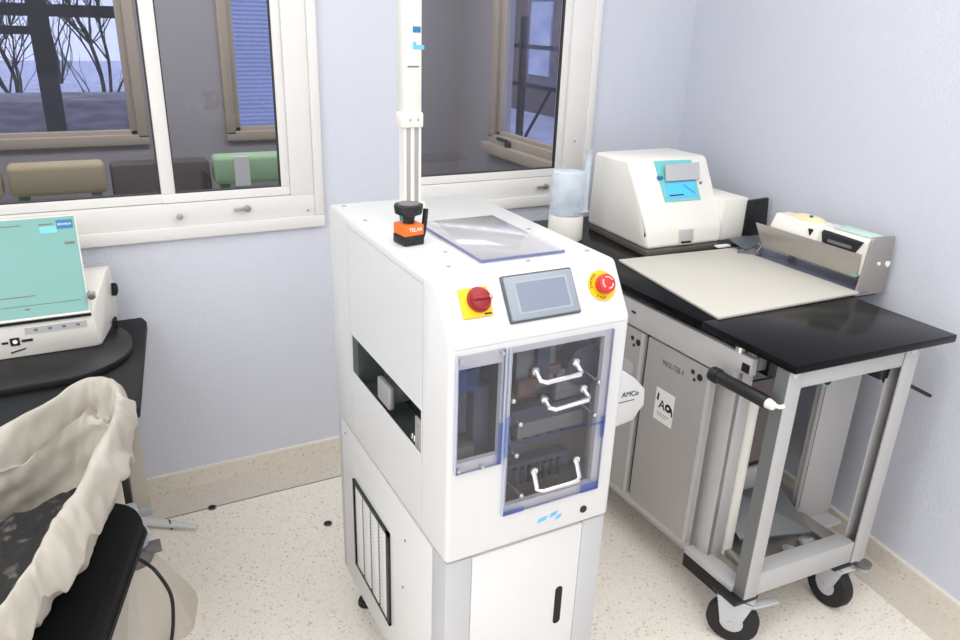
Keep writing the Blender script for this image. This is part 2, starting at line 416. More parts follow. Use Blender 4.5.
def tan_window(name, a0, a1, side):
    r = bpy.data.objects.new(name, None); COL.objects.link(r); r['kind'] = 'structure'
    r.location = ((a0 + a1) / 2, YF, WZ0) if not side else (XS, (a0 + a1) / 2, WZ0)
    def xf(c): return c if not side else Vector((XS + (c.y - YF), c.x, c.z))
    fr = B(TAN); e = .055
    fr.box(a0 - .04, a1 + .04, YF - .025, YF + .02, WZ0 - .04, WZ0 + .02, .006); fr.box(a0 - .04, a1 + .04, YF - .025, YF + .02, WZ1 - .02, WZ1 + .04, .006)
    fr.box(a0 - .04, a0 + .02, YF - .025, YF + .02, WZ0, WZ1, .006); fr.box(a1 - .02, a1 + .04, YF - .025, YF + .02, WZ0, WZ1, .006)
    if side: fr.box(a0 - .06, a1 + .06, YF - .07, YF + .02, WZ0 - .10, WZ0 - .03, .008)
    fr.build('window_frame', None, r, xf)
    s = B(TAN)
    s.box(a0, a1, YF + .01, YF + .05, WZ0 + .0, WZ0 + .045, .004); s.box(a0, a1, YF + .01, YF + .05, WZ1 - .05, WZ1, .004)
    s.box(a0, a0 + .055, YF + .01, YF + .05, WZ0, WZ1, .004); s.box(a1 - .055, a1, YF + .01, YF + .05, WZ0, WZ1, .004)
    if side: s.box(a0 + .38, a0 + .43, YF + .01, YF + .05, WZ0, WZ1, .004)
    s.build('sash', None, r, xf)
    B(PANE2).box(a0 + .05, a1 - .05, YF + .028, YF + .032, WZ0 + .04, WZ1 - .04).build('pane', None, r, xf)
    if side: B(SEAL).cyl((a1 - .25, YF - .025, WZ0 - .012), (a1 - .25, YF - .05, WZ0 - .012), .022).box(a1 - .25, a1 - .12, YF - .05, YF - .04, WZ0 - .0, WZ0 + .02).build('window_crank', None, r, xf)
    return r
tan_window('window_3', AX0, AX1, False); tan_window('window_4', BX0, BX1, False); tan_window('window_5', CY0, CY1, True)

def bench(x0, x1, y0, y1, seatm, legm, label, back=.9):
    t = thing('lounge_chair', ((x0 + x1) / 2, (y0 + y1) / 2, 0), label, 'chair')
    B(seatm).box(x0, x1, y1 - .14, y1, .745, back, .025, 3).build('backrest', None, t)
    B(seatm).box(x0 + .03, x1 - .03, y0 + .02, y1 - .12, .36, .47, .03, 3).build('seat', None, t)
    f = B(legm); f.box(x0 + .03, x0 + .08, y1 - .10, y1 - .05, .3, .76, .006).box(x1 - .08, x1 - .03, y1 - .10, y1 - .05, .3, .76, .006); f.box(x0 + .02, x1 - .02, y0 + .04, y1 - .04, .29, .36, .006); f.build('seat_frame', None, t)
    for x in (x0 + .02, x1 - .08):
        for y in (y0 + .03, y1 - .09): B(legm).box(x, x + .06, y, y + .06, 0, .30, .006).build('leg', None, t)
    for x in (x0 - .01, x1 - .05): B(legm).box(x, x + .06, y0, y1 - .1, .58, .63, .01).box(x, x + .06, y0, y0 + .06, .29, .6, .01).box(x, x + .06, y1 - .16, y1 - .1, .29, .6, .01).build('armrest', None, t)
    return t
bench(-.32, .118, 3.95, 4.46, TANUP, OLIVE, 'tan upholstered lounge chair with green wooden frame, seen through the left window')
bench(-.82, -.345, 3.95, 4.46, TANUP, OLIVE, 'tan lounge chair cut off by the left photo edge behind the left window')
gc = bench(.66, 1.10, 3.95, 4.46, GREENUP, OLIVE, 'light green lounge chair seen through the right half of the left window')
B(PAPER).box(.76, .84, 4.30, 4.318, .74, .90).build('paper_tag', None, gc, label='white paper tag hanging on the backrest')
sofa = thing('sofa', (.4, 4.55, 0), 'dark brown sofa back between the tan and green chairs behind the left window', 'sofa')
B(BROWNUP).box(.145, .645, 4.38, 4.52, .12, .875, .02, 2).build('backrest', None, sofa)
B(BROWNUP).box(.145, .645, 3.95, 4.38, .12, .45, .03, 2).build('seat', None, sofa)
for x in (.17, .58):
    for y in (4.0, 4.44): B(BARK).box(x, x + .04, y, y + .04, 0, .12).build('leg', None, sofa)

# outdoors beyond the far windows
struct('ground_snow', B(SNOW).box(-14, 16, YF + .14, 22, -.3, .35)); bpy.data.objects['ground_snow']['kind'] = 'structure'
hs = thing('clapboard_house', (2.3, 8.6, .35), 'pale blue clapboard house outside the narrow far window', 'house')
B(SIDING).box(1.25, 3.4, 7.9, 9.2, .35, 4.2).build('wall', None, hs)
B(SNOW).prism([(7.6, 4.15), (8.65, 5.3), (9.7, 4.15)], 'x', .9, 3.6).build('roof', None, hs)
tag(recenter(B(STONE).box(-3.2, .85, 7.6, 8.3, .35, .885, .06, 2).build('stone_wall')), 'low grey stone wall in snow outside the left far window', 'wall')
ca = thing('canopy_frame', (-.2, 5.9, .35), 'dark metal post and beam frame outside the left far window', 'frame')
B(DKPOST).box(-.15, -.03, 5.85, 5.97, .35, 2.9).build('post', None, ca)
B(DKPOST).box(-2.2, .8, 5.86, 5.96, 1.57, 1.645).build('beam', None, ca)
B(DKPOST).box(-2.2, -.09, 5.88, 5.94, 1.46, 1.51).build('rail', None, ca)
def tree(x, y, h, seed, label):
    rnd = random.Random(seed); t = thing('bare_tree', (x, y, .35), label, 'tree', 'bare trees in the snow outside')
    tr = B(BARK); br_ = B(BARK)
    def grow(p, d, L, r, lev, mb):
        pts = [p]; q = p.copy(); dd = d.copy()
        for k in range(5):
            dd = (dd + Vector((rnd.uniform(-.38, .38), rnd.uniform(-.2, .2), rnd.uniform(-.02, .16)))).normalized(); q = q + dd * L / 5; q.x = min(max(q.x, x - .42), x + .42); pts.append(q.copy())
        mb.tube(pts, r, 5, r * .5)
        if lev < 3:
            for k in range((6, 4, 3)[lev]):
                f = rnd.choice((0, 1, 1, 2, 3, 4)); nd = (dd + Vector((rnd.uniform(-.7, .7), rnd.uniform(-.4, .4), rnd.uniform(.0, .5)))).normalized()
                grow(pts[f], nd, L * (.55 if lev else .7), r * .55, lev + 1, br_)
    grow(Vector((x, y, .35)), Vector((rnd.uniform(-.1, .1), 0, 1)), h, .026, 0, tr)
    tr.build('trunk', None, t); br_.build('branches', None, t)
for i, (x, y, h) in enumerate(((-1.5, 9.2, 2.0), (-.55, 10.6, 2.2), (.36, 10.2, 2.2), (.60, 13.2, 2.6), (-.75, 13.4, 2.6), (-.05, 15.5, 3))):
    tree(x, y, h, 11 + i, 'bare dark tree standing in the snow outside the left far window')
dk = thing('outdoor_railing', (4.4, 5.1, .35), 'dark metal railing in the snow outside the side window', 'railing')
dk.location = (3.6, 5.8, .35)
for y in (5.2, 6.03, 6.9): B(DKPOST).box(3.58, 3.63, y - .025, y + .025, .35, 1.68).build('post', None, dk)
for z in (.62, 1.10, 1.42): B(DKPOST).box(3.59, 3.62, 5.2, 6.9, z, z + .035).build('rail', None, dk)
B(DKPOST).tube([(3.6, 5.55, 1.10), (3.6, 5.95, .63)], .015, 6, smooth=False).build('brace', None, dk)
fa = thing('office_building', (6.6, 7.2, .35), 'brown building with snowy windows outside the side window', 'building')
B(BRICK).box(6.2, 8.5, 6.2, 11.5, .35, 4.0).build('wall', None, fa)
for y in (6.6, 7.6, 8.6, 9.6):
    f = B(SNOW).box(6.17, 6.2, y, y + .55, .9, 1.9).build('window', None, fa)

# ------------------------------------------------------------------ white processing machine
X0, X1, Y0, Y1 = .53, .928, 1.085, 1.785
mc = thing('lab_machine', ((X0 + X1) / 2, (Y0 + Y1) / 2, 0), 'tall white floor-standing lab machine with touchscreen and clear front doors', 'machine')
body = B(MWHITE).prism([(Y0, .636), (Y0, 1.112), (1.150, 1.213), (Y1, 1.213), (Y1, .636)], 'x', X0, X1, .010, 3).build('body', None, mc)
cut(body, [(X0 + .003, X1 - .016, Y0 + .012, Y1 - .02, .662, 1.084)])
cut(body, [(.549, .637, Y0 - .05, Y0 + .05, .868, 1.064), (.660, .870, Y0 - .05, Y0 + .05, .739, 1.078), (X0 - .05, X0 + .05, 1.21, 1.637, .822, .924)])
cut(body, [(X0 - .01, X0 + .002, 1.2015, 1.2045, .60, 1.2), (X0 - .01, X0 + .002, 1.6415, 1.6445, .60, 1.2), (X0 - .01, X0 + .002, 1.2045, 1.6415, 1.1905, 1.1925),
           (X0 + .01, X1 - .01, Y0 - .01, Y0 + .0015, 1.1025, 1.1042)])
# interior works
inn = B(INBROWN).box(.66, .905, 1.16, 1.165, .67, 1.075); inn.box(.655, .659, 1.10, 1.7, .67, 1.08)
inn.m(INBLUE).box(.552, .64, 1.17, 1.175, .67, 1.075).box(.600, .634, 1.12, 1.16, .74, 1.0, .004).box(.556, .592, 1.13, 1.165, .9, 1.05, .004)
inn.m(INBROWN).box(.556, .6, 1.11, 1.16, .70, .885, .004)
inn.build('interior_panel', None, mc)
pl = B(MIDGREY)
pl.box(.69, .78, 1.12, 1.16, .97, 1.06, .004).box(.79, .86, 1.125, 1.16, .93, 1.0, .004).box(.70, .86, 1.118, 1.16, .865, .90, .003)
pl.m(INBLUE).box(.73, .76, 1.108, 1.13, .99, 1.075, .003).box(.665, .868, 1.12, 1.16, .90, .93, .003).box(.68, .84, 1.13, 1.16, .745, .80, .003).cyl((.855, 1.16, 1.0), (.855, 1.12, 1.0), .045)
pl.m(COPPER).box(.69, .735, 1.108, 1.13, .968, 1.0, .003).box(.72, .79, 1.112, 1.13, 1.0, 1.02, .003)
for x in (.69, .715, .74, .77, .80, .83): pl.m(BLACK).cyl((x, 1.16, .845), (x, 1.15, .845), .006)
for i in range(7): pl.m(BLACK).box(.70 + i * .018, .708 + i * .018, 1.12, 1.14, .752, .79)
pl.build('mechanism', None, mc)
for x, z in ((.668, .975), (.687, .92), (.682, .851), (.699, .752), (.868, .975), (.866, .90)):
    B(CHROME).cyl((x - .012, 1.13, z + .012), (x, 1.088, z), .003).sphere((x, 1.088, z), .006).build('clamp_pin', None, mc)
# side chute seen through the slot
ch = B(DKGREEN).box(.5335, .60, 1.60, 1.65, .80, .97); ch.box(.60, .604, 1.22, 1.63, .80, 1.0); ch.box(.545, .62, 1.2, 1.64, .795, .80)
ch.m(BLACKG).box(.592, .5985, 1.24, 1.46, .815, .93).box(.56, .599, 1.53, 1.5995, .885, .96)
ch.m(ALU).box(.535, .55, 1.40, 1.475, .826, .882, .005).m(MIDGREY).box(.55, .59, 1.41, 1.47, .835, .875, .004)
ch.m(ALU).box(.5335, .539, 1.2115, 1.25, .8225, .893, .002)
for z in (.834, .88): ch.m(CHROME).cyl((.536, 1.231, z), (.5325, 1.231, z), .004)
ch.m(CHROME).cyl((.54, 1.262, .825), (.54, 1.262, .84), .005).cyl((.54, 1.275, .825), (.54, 1.275, .837), .004)
for p in ((1.605, .845), (1.585, .835)): ch.m(WHITEMK).cyl((.5995, p[0], p[1]), (.598, p[0], p[1]), .004)
ch.build('side_conveyor', None, mc)
# clear doors
def clear_panel(x0, x1, z0, z1):
    p = B(CLEAR).box(x0, x1, Y0 - .007, Y0 - .001, z0, z1, .001).build('clear_door', None, mc)
    e = B(CLEAREDGE)
    t = .0016
    e.box(x0, x1, Y0 - .0075, Y0 - .0005, z0 - t, z0); e.box(x0 - t, x0, Y0 - .0075, Y0 - .0005, z0, z1); e.box(x1, x1 + t, Y0 - .0075, Y0 - .0005, z0, z1)
    e.build('door_edge', None, p); return p
p1 = clear_panel(.5435, .641, .848, 1.093); p2 = clear_panel(.652, .886, .722, 1.092)
for x, z in ((.549, 1.084), (.634, 1.086), (.549, .857), (.60, .853)): B(SCREW).cyl((x, Y0 - .001, z), (x, Y0 - .011, z), .0035).build('screw', None, p1)
for q in ((.655, .884, .883, .888), (.648, .656, .86, .95), (.652, .70, .722, .732), (.84, .884, .722, .742), (.876, .886, .85, .90)):
    B(FILM).box(q[0], q[1], Y0 - .0085, Y0 - .0072, q[2], q[3]).build('protective_film', None, p2, label='strip of blue protective film on the door edge')
for q in ((.632, .642, .85, .94), (.548, .585, 1.02, 1.064)):
    B(FILM).box(q[0], q[1], Y0 - .0085, Y0 - .0072, q[2], q[3]).build('protective_film', None, p1, label='patch of blue protective film on the narrow clear door')
def bow(a, b_, out, drop, r=.0052):
    (x0, z0), (x1, z1) = a, b_
    y = Y0 - .008; yo = y - out
    q = 0.008
    return B(CHROME).tube([(x0, y, z0), (x0 + (x1 - x0) * 0, yo + q, z0 - drop), (x0 + q, yo, z0 - drop), (x1 - q, yo, z1 - drop), (x1, yo + q, z1 - drop), (x1, y, z1)], r, 10, smooth=False).cyl((x0, y + .002, z0), (x0, y - .004, z0), .008).cyl((x1, y + .002, z1), (x1, y - .004, z1), .008)
for a, b_, o, d in (((.706, 1.036), (.797, 1.038), .030, .012), ((.730, .972), (.821, .976), .030, .010), ((.718, .812), (.820, .812), .025, .034)):
    bow(a, b_, o, d).build('door_handle', None, mc)
B(BLACK).cyl((.858, Y0 + .003, .672), (.858, Y0 - .002, .672), .0085).build('lock', None, mc)
lg = B(SKYB)
for i, (x, z, wd) in enumerate(((.745, .681, .020), (.775, .686, .016), (.79, .676, .012))): lg.prism([(x, z), (x + wd, z + .003), (x + wd - .004, z - .006), (x - .004, z - .009)], 'y', Y0 - .0012, Y0)
lg.build('logo', None, mc, label='small pale blue logo')
# sloped control face helper
SA = Vector((0, 1.168, 1.212)); SB = Vector((0, 1.088, 1.118)); ST = (SB - SA).normalized(); SN = Vector((0, ST.z, -ST.y)); SN = SN if SN.z > 0 else -SN
SA = Vector((0, 1.150, 1.213)); SB = Vector((0, 1.085, 1.112)); ST = (SB - SA).normalized(); SN = Vector((1, 0, 0)).cross(ST); SN = SN if SN.z > 0 else -SN
def SF(c): return SA + Vector((c.x, 0, 0)) + ST * (-c.y) + SN * c.z     # local: x, up the slope (-), height
ts = B(BEZELD).box(.657, .814, -.098, -.007, 0, .004, .003).m(BEZEL).box(.660, .811, -.095, -.010, .003, .009, .004).build('touchscreen', None, mc, SF)
B(SBORDER).box(.678, .796, -.084, -.021, .0085, .0094).build('screen_border', None, ts, SF)
B(LCDG).box(.683, .791, -.080, -.025, .009, .0100).build('screen', None, ts, SF)
sw = B(YEL).box(.567, .628, -.076, -.020, 0, .0035, .002).build('rotary_switch', None, mc, SF)
B(RED).cyl((.604, -.044, .003), (.604, -.044, .011), .024, bev=.003).cyl((.604, -.044, .011), (.604, -.044, .020), .021, .019, bev=.003).box(.584, .624, -.048, -.040, .018, .026, .003).build('switch_knob', None, sw, SF)
B(REDM).cyl((.619, -.044, .0255), (.619, -.044, .0268), .0025).build('switch_mark', None, sw, SF)
B(INK).box(.610, .624, -.0725, -.0695, .0033, .0042).build('switch_lettering', None, sw, SF)
es = B(YEL).cyl((.877, -.052, 0), (.877, -.052, .003), .031, n=32).build('emergency_stop', None, mc, SF)
B(REDB).cyl((.877, -.052, .003), (.877, -.052, .012), .016).cyl((.877, -.052, .010), (.877, -.052, .024), .0205, .019, n=28, bev=.004).build('stop_button', None, es, SF)
rg = B(REDM)
for a0 in (20, 140, 260):
    rg.tube([(.877 + .0115 * math.cos(R(a)), -.052 + .0115 * math.sin(R(a)), .0242) for a in range(a0, a0 + 86, 17)], .0015, 6)
rg.build('button_arrows', None, es, SF)
for a0, wd in ((150, 'EMERGENCY'), (262, 'STOP')):
    n = len(wd)
    for i, chh in enumerate(wd[:6]):
        a = R(a0 + (i - 2.5) * 13 * (1 if a0 > 200 else -1)); cx = .877 + .026 * math.cos(a); cy = -.052 + .026 * math.sin(a)
        if i >= n: break
        o0 = SF(Vector((cx, cy, .0033))); tang = Vector((-math.sin(a), math.cos(a), 0)) * (1 if a0 > 200 else -1)
        xd = SF(Vector((cx + tang.x, cy + tang.y, .0033))) - o0
        yd = SN.cross(xd)
        text('stop_lettering', chh, .0075, INK, o0, xd, yd, es, .0003)
# top: clear cover plate and screws
lid = B(CLEARTOP).box(.657, .847, 1.214, 1.52, 1.2145, 1.2205, .001).build('clear_top_cover', None, mc)
B(TOPEDGE).box(.657, .847, 1.2125, 1.214, 1.2145, 1.2205).box(.6555, .657, 1.2125, 1.52, 1.2145, 1.2205).build('cover_edge', None, lid)
for x, y in ((.59, 1.22), (.75, 1.195), (.90, 1.21), (.625, 1.31), (.56, 1.6), (.56, 1.75), (.875, 1.4)):
    B(SCREW).cyl((x, y, 1.2125), (x, y, 1.2155), .005, bev=.001).build('screw', None, mc)
# base cabinet
bx0, bx1, by0, by1, bz0, bz1 = X0 + .003, X1 - .003, Y0 + .006, Y1 - .004, .12, .6325
col = B(LGREY)
for x0, x1 in ((bx0, bx0 + .060), (bx1 - .059, bx1)):
    for y0, y1 in ((by0, by0 + .062), (by1 - .045, by1)): col.box(x0, x1, y0, y1, bz0, bz1, .003)
col.box(bx0 + .005, bx1 - .005, by0 + .005, by1 - .005, bz0, bz0 + .04, .002); col.box(bx0 + .01, bx1 - .01, by0 + .01, by1 - .01, .60, .638)
col.build('base_frame', None, mc)
sp = B(MWHITE).box(bx0 - .0015, bx0 + .006, by0 + .064, by1 - .03, bz0 + .003, bz1 - .004, .001).build('side_panel', None, mc)
B(MWHITE).box(bx1 - .006, bx1 + .001, by0 + .064, by1 - .03, bz0 + .003, bz1 - .004, .001).build('side_panel', None, mc)
B(MWHITE).box(bx0 + .03, bx1 - .03, by1 - .006, by1 + .001, bz0, bz1).build('rear_panel', None, mc)
for y, z in ((1.30, .545), (1.315, .40), (1.72, .6)): B(MIDGREY).cyl((bx0 - .001, y, z), (bx0 - .003, y, z), .003).build('screw', None, sp)
dr = B(MDOOR).box(bx0 + .0605, bx1 - .0595, by0 + .001, by0 + .02, bz0 + .03, bz1 - .004, .0015).build('cabinet_door', None, mc)
sl = B(BLACKG); sl.cyl((.818, by0 + .006, .375), (.818, by0 + .0003, .375), .0095).cyl((.818, by0 + .006, .462), (.818, by0 + .0003, .462), .0095).box(.8085, .8275, by0 + .0003, by0 + .006, .375, .462)
sl.build('handle_slot', None, dr)
# side vent: black frame, white slats
vy0, vy1, vz0, vz1 = 1.393, 1.654, .216, .498
v = B(BLACK).box(bx0 - .004, bx0 - .001, vy0, vy1, vz0, vz1, .001)
vent = v.build('side_vent', None, mc)
fr = B(BLACK)
fr.box(bx0 - .008, bx0 - .003, vy0, vy0 + .016, vz0, vz1).box(bx0 - .008, bx0 - .003, vy1 - .008, vy1, vz0, vz1).box(bx0 - .008, bx0 - .003, vy0, vy1, vz0, vz0 + .010).box(bx0 - .008, bx0 - .003, vy0, vy1, vz1 - .010, vz1)
fr.build('vent_frame', None, vent)
ny = 4; st = (vy1 - vy0 - .024) / ny
for i in range(ny):
    a = vy0 + .016 + i * st
    sl_ = B(MDOOR).box(bx0 - .007, bx0 - .003, a + .001, a + st - .014, vz0 + .010, vz1 - .010, .001)
    for k in range(24): sl_.box(bx0 - .0065, bx0 - .003, a + st - .0145, a + st - .009, vz0 + .012 + k * .0109, vz0 + .0165 + k * .0109)
    sl_.build('vent_slat', None, vent)
for x in (bx0 + .045, bx1 - .045):
    for y in (by0 + .05, by1 - .060):
        B(RUBBER).cyl((x, y, 0), (x, y, .018), .027, .023, n=24, bev=.003).m(STEEL).cyl((x, y, .018), (x, y, bz0 + .005), .008).cyl((x, y, .018), (x, y, .03), .013, n=6).build('levelling_foot', None, mc)
# output chute on the right side
oc = B(MWHITE).prism([(1.06, .875), (1.118, .854), (1.153, .828), (1.187, .793), (1.191, .746), (1.177, .732), (1.160, .709), (1.06, .695)], 'y', 1.30, 1.42, .004).m(MWHITE).box(.925, 1.07, 1.31, 1.41, .71, .86, .004).build('output_chute', None, mc)
text('chute_lettering', 'AMCo', .020, INK, (1.140, 1.2995, .789), (1, 0, -.05), (0, 0, 1), oc)
B(GREYINK).box(1.105, 1.155, 1.2992, 1.30, .769, .772).build('chute_underline', None, oc)

# ------------------------------------------------------------------ things on the machine
ss = thing('position_sensor', (.575, 1.40, 1.213), 'small orange and black sensor module with black knob on the white machine', 'sensor')
rot = Matrix.Rotation(R(8), 3, 'Z')
def SS(c): return Vector((.582, 1.396, 1.2135)) + rot @ c
B(BLACK).box(-.024, .024, -.024, .024, 0, .020, .003).build('base', None, ss, SS)
og = B(ORANGE).box(-.0235, .0235, -.0235, .0235, .019, .043, .004, 3).build('housing', None, ss, SS)
text('housing_lettering', 'TELAR', .011, WHITEMK, SS(Vector((.003, -.0236, .033))), rot @ Vector((1, 0, 0)), (0, 0, 1), og)
B(BLACK).cyl((0, 0, .042), (0, 0, .052), .012).cyl((0, 0, .048), (0, 0, .064), .011, .016).build('neck', None, ss, SS)
kn = B(BLACK)
kn.cyl((0, 0, .062), (0, 0, .082), .0285, .031, n=10, bev=.003)
kn.build('knob', None, ss, SS)
B(GREYCAP).cyl((0, 0, .082), (0, 0, .0835), .022).build('knob_cap', None, ss, SS)
B(BLACK).tube([(.028, -.004, .008), (.033, -.004, .022), (.040, -.002, .068)], .0058, 8).build('antenna', None, ss, SS)

ps = thing('height_gauge_post', (.65, 1.56, 1.213), 'tall white measuring post rising from the top of the white machine', 'post')
px, py = .654, 1.56
B(ALU).box(px - .016, px + .016, py - .012, py + .012, 1.2135, 1.47, .001).m(CREAM).box(px - .020, px - .014, py - .014, py + .014, 1.2135, 1.47).box(px + .015, px + .021, py - .014, py + .014, 1.2135, 1.47).box(px - .004, px + .004, py - .015, py - .011, 1.24, 1.47).build('rail', None, ps)
B(CREAM).box(px - .022, px + .022, py - .016, py + .016, 1.45, 1.98, .005).build('column', None, ps)
co = B(CREAM).box(px - .027, px + .024, py - .021, py + .019, 1.425, 1.457, .004).build('collar', None, ps)
for x in (-.008, .010): B(ALU).cyl((px + x, py - .020, 1.442), (px + x, py - .0225, 1.442), .003).build('screw', None, co)
bk = B(CREAM).box(px - .012, px + .026, py - .030, py - .014, 1.2135, 1.262, .003).build('mount_bracket', None, ps)
B(BLACKG).cyl((px + .008, py - .029, 1.25), (px + .008, py - .0305, 1.25), .004).build('bolt', None, bk)
B(TEALD).tube([(px - .03, py - .03, 1.214), (px - .032, py - .03, 1.245), (px - .022, py - .03, 1.258), (px - .016, py - .02, 1.25)], .006, 8).build('hose', None, ps)
B(BLUE).box(px + .0, px + .018, py - .0166, py - .0159, 1.618, 1.63).build('sticker', None, ps)
stk = B(SKYB).box(px + .0, px + .026, py - .0166, py - .0159, 1.585, 1.594).box(px + .0, px + .008, py - .0166, py - .0159, 1.594, 1.60).build('sticker', None, ps)
B(GREYINK).box(px - .012, px + .014, py - .0166, py - .0159, 1.549, 1.5525).build('scale_lettering', None, ps)

# ------------------------------------------------------------------ rolling workbench (own slightly skewed axes)
CAM = Vector((0, 0, 1.65)); SC = .965
O3 = Vector((1.511, 1.123, .87)); UU = Vector((math.cos(R(3.5)), -math.sin(R(3.5)), 0)); VV = Vector((math.sin(R(-.7)), math.cos(R(-.7)), 0))
def T(c): return CAM + SC * (O3 + UU * c[0] + VV * c[1] + Vector((0, 0, c[2] - .87)) - CAM)
ZF = 1.65 - 1.65 / SC           # the floor in cart heights
wbn = thing('rolling_workbench', T(Vector((.3, .6, ZF))), 'long grey steel rolling workbench with black top along the right wall', 'workbench')
wbn.location.z = 0
B(LAMB).box(0, .605, 0, .333, .847, .87, .003).build('table_leaf', None, wbn, T, label='black table leaf at the near end')
B(LAMB).prism([(-.002, .334), (.604, .334), (.612, .37), (.76, .37), (.765, 1.50), (-.002, 1.50)], 'z', .847, .87, .003).build('worktop', None, wbn, T)
B(BLACKG).box(.07, .43, .028, .05, .838, .847).build('leaf_slide', None, wbn, T)
# cabinet
cb = B(SILVER)
cb.box(.03, .05, .20, 1.45, .09, .82, .002).box(.05, .62, .60, 1.45, .09, .83, .002).box(.03, .62, .20, 1.45, .088, .10, .002)
cb.box(.03, .09, .200, .275, .10, .82, .003)
cb.build('cabinet_body', None, wbn, T)
B(SILVER).box(.45, .63, .26, .275, .10, .83, .002).m(SILVERD).box(.447, .462, .252, .262, .12, .83, .001).m(BLACKG).box(.463, .468, .255, .262, .15, .83).build('end_panel', None, wbn, T)
fz = B(SILVER).prism([(.145, .775), (.145, .826), (1.45, .826), (1.45, .740), (.20, .740), (.20, .765), (.165, .775)], 'x', .012, .034, .003).build('fascia', None, wbn, T)
B(BLACKG).box(.009, .013, .150, .175, .782, .806).build('fascia_slot', None, fz, T)
B(CHROME).cyl((.02, .20, .826), (.02, .20, .842), .012).build('fascia_catch', None, fz, T)
B(BLACKG).box(.010, .013, .625, .645, .785, .791).build('fascia_mark', None, fz, T)
for i, (v0, v1) in enumerate(((.278, .555), (.575, .86), (.88, 1.16), (1.18, 1.44))):
    d = B(SILVERD).box(.014, .030, v0, v1, .132, .733, .003).build('cabinet_door', None, wbn, T)
    B(SILVER).box(.012, .030, v0 - .001, v0 + .012, .132, .733, .001).build('door_edge', None, d, T)
    B(BLACKG).box(.0285, .0305, v1, v1 + .019, .132, .733).build('door_gap', None, d, T)
    if i < 2:
        vd = (.336, .615)[i]
        for dv, dz, r in ((.014, .010, .0075), (-.016, .004, .011), (.004, -.012, .0055)):
            B(INK).cyl((.0142, vd + dv, .690 + dz), (.0128, vd + dv, .690 + dz), r, n=12).build('keyhole_mark', None, d, T)
    if i == 0:
        xd = T(Vector((0, -1, 0))) - T(Vector((0, 0, 0)))
        text('door_lettering', 'MAX-TEB 4', .026, GREYINK, T(Vector((.0135, .432, .677))), xd, (0, 0, 1), d, xs=.7)
        po = B(PAPER).box(.0125, .0140, .405, .488, .478, .588).build('notice', None, d, T, label='white paper notice with black symbols')
        B(INK).prism([(.472, .568), (.478, .575), (.482, .548), (.474, .545)], 'x', .0118, .0125).build('notice_symbol', None, po, T)
        sy = B(INK)
        sy.cyl((.0125, .427, .538), (.0118, .427, .538), .014, n=14).prism([(.412, .545), (.418, .540), (.408, .515), (.404, .522)], 'x', .0118, .0125)
        sy.build('notice_symbol', None, po, T)
        B(PAPER).cyl((.0119, .427, .538), (.0115, .427, .538), .005, n=12).build('notice_symbol_centre', None, po, T)
        text('notice_lettering', 'A', .042, INK, T(Vector((.012, .455, .537))), xd, (0, 0, 1), po)
        B(GREYINK).box(.012, .0126, .42, .475, .505, .507).box(.012, .0126, .43, .472, .497, .4985).build('notice_lines', None, po, T)
    if i == 1:
        B(LGREY).box(.0125, .0140, .612, .66, .575, .615).build('door_label', None, d, T)
# inside of the open end
it = B(INBROWN).box(.10, .40, .30, .31, .36, .655); it.m(ALU).box(.10, .40, .29, .31, .26, .345, .01)
it.m(BLACKG).box(.10, .45, .43, .44, .62, .83).box(.09, .45, .56, .58, .10, .83)
it.m(BLACK).box(.10, .16, .30, .42, .76, .83, .004).box(.19, .22, .24, .34, .70, .84, .004).box(.23, .34, .26, .42, .68, .74, .004)
it.m(MIDGREY).box(.155, .19, .25, .33, .72, .79, .004)
it.build('inner_mechanism', None, wbn, T)
B(MIDGREY).hull([(.16, .20, .150), (.40, .14, .150), (.42, .40, .27), (.16, .44, .27), (.16, .20, .16), (.40, .14, .16), (.42, .40, .28), (.16, .44, .28)], .003).build('sloping_tray', None, wbn, T)
B(CREAM).tube([(.118, .215, .115), (.118, .215, .66)], .021, 14, smooth=False).build('pipe', None, wbn, T)
B(STEEL).tube([(.11, .10, .125), (.13, .38, .128)], .014, 10, smooth=False).build('floor_tube', None, wbn, T)
B(CHROME).cyl((.36, .12, .125), (.36, .12, .15), .03, n=24, bev=.004).cyl((.28, .12, .125), (.28, .12, .145), .02).build('fitting', None, wbn, T)
for i, (u0, w_) in enumerate(((.36, .02), (.385, -.015), (.41, .01), (.425, .02))):
    B((BLACK, LGREY, BLACK, GREYCAP)[i]).tube([(u0, .40, .78), (u0 + w_, .36, .62), (u0 - w_, .34, .45), (u0 + w_ * 1.5, .34, .30)], .006, 8).build('cable', None, wbn, T)
for z in (.62, .54): B(CHROME).cyl((.372, .33, z), (.40, .30, z - .005), .006).build('cable_clip', None, wbn, T)
B(BLACK).box(.345, .40, .34, .36, .70, .74, .003).build('socket', None, wbn, T)
# end frame
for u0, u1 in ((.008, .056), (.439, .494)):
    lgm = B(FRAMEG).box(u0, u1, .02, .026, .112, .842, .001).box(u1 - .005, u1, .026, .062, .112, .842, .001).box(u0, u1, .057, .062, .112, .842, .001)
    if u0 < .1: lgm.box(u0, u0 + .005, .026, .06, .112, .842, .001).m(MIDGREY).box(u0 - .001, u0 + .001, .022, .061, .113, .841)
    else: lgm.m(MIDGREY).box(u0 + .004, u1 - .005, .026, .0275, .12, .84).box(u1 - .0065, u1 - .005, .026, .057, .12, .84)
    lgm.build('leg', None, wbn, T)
B(FRAMEG).box(.058, .435, .022, .056, .790, .838, .002).build('top_rail', None, wbn, T)
B(FRAMEG).box(.058, .435, .022, .075, .115, .192, .002).build('bottom_rail', None, wbn, T)
B(FRAMEG).box(0, .055, .062, .26, .112, .135, .002).m(BLACKG).box(.001, .054, .062, .26, .065, .112).build('side_rail', None, wbn, T)
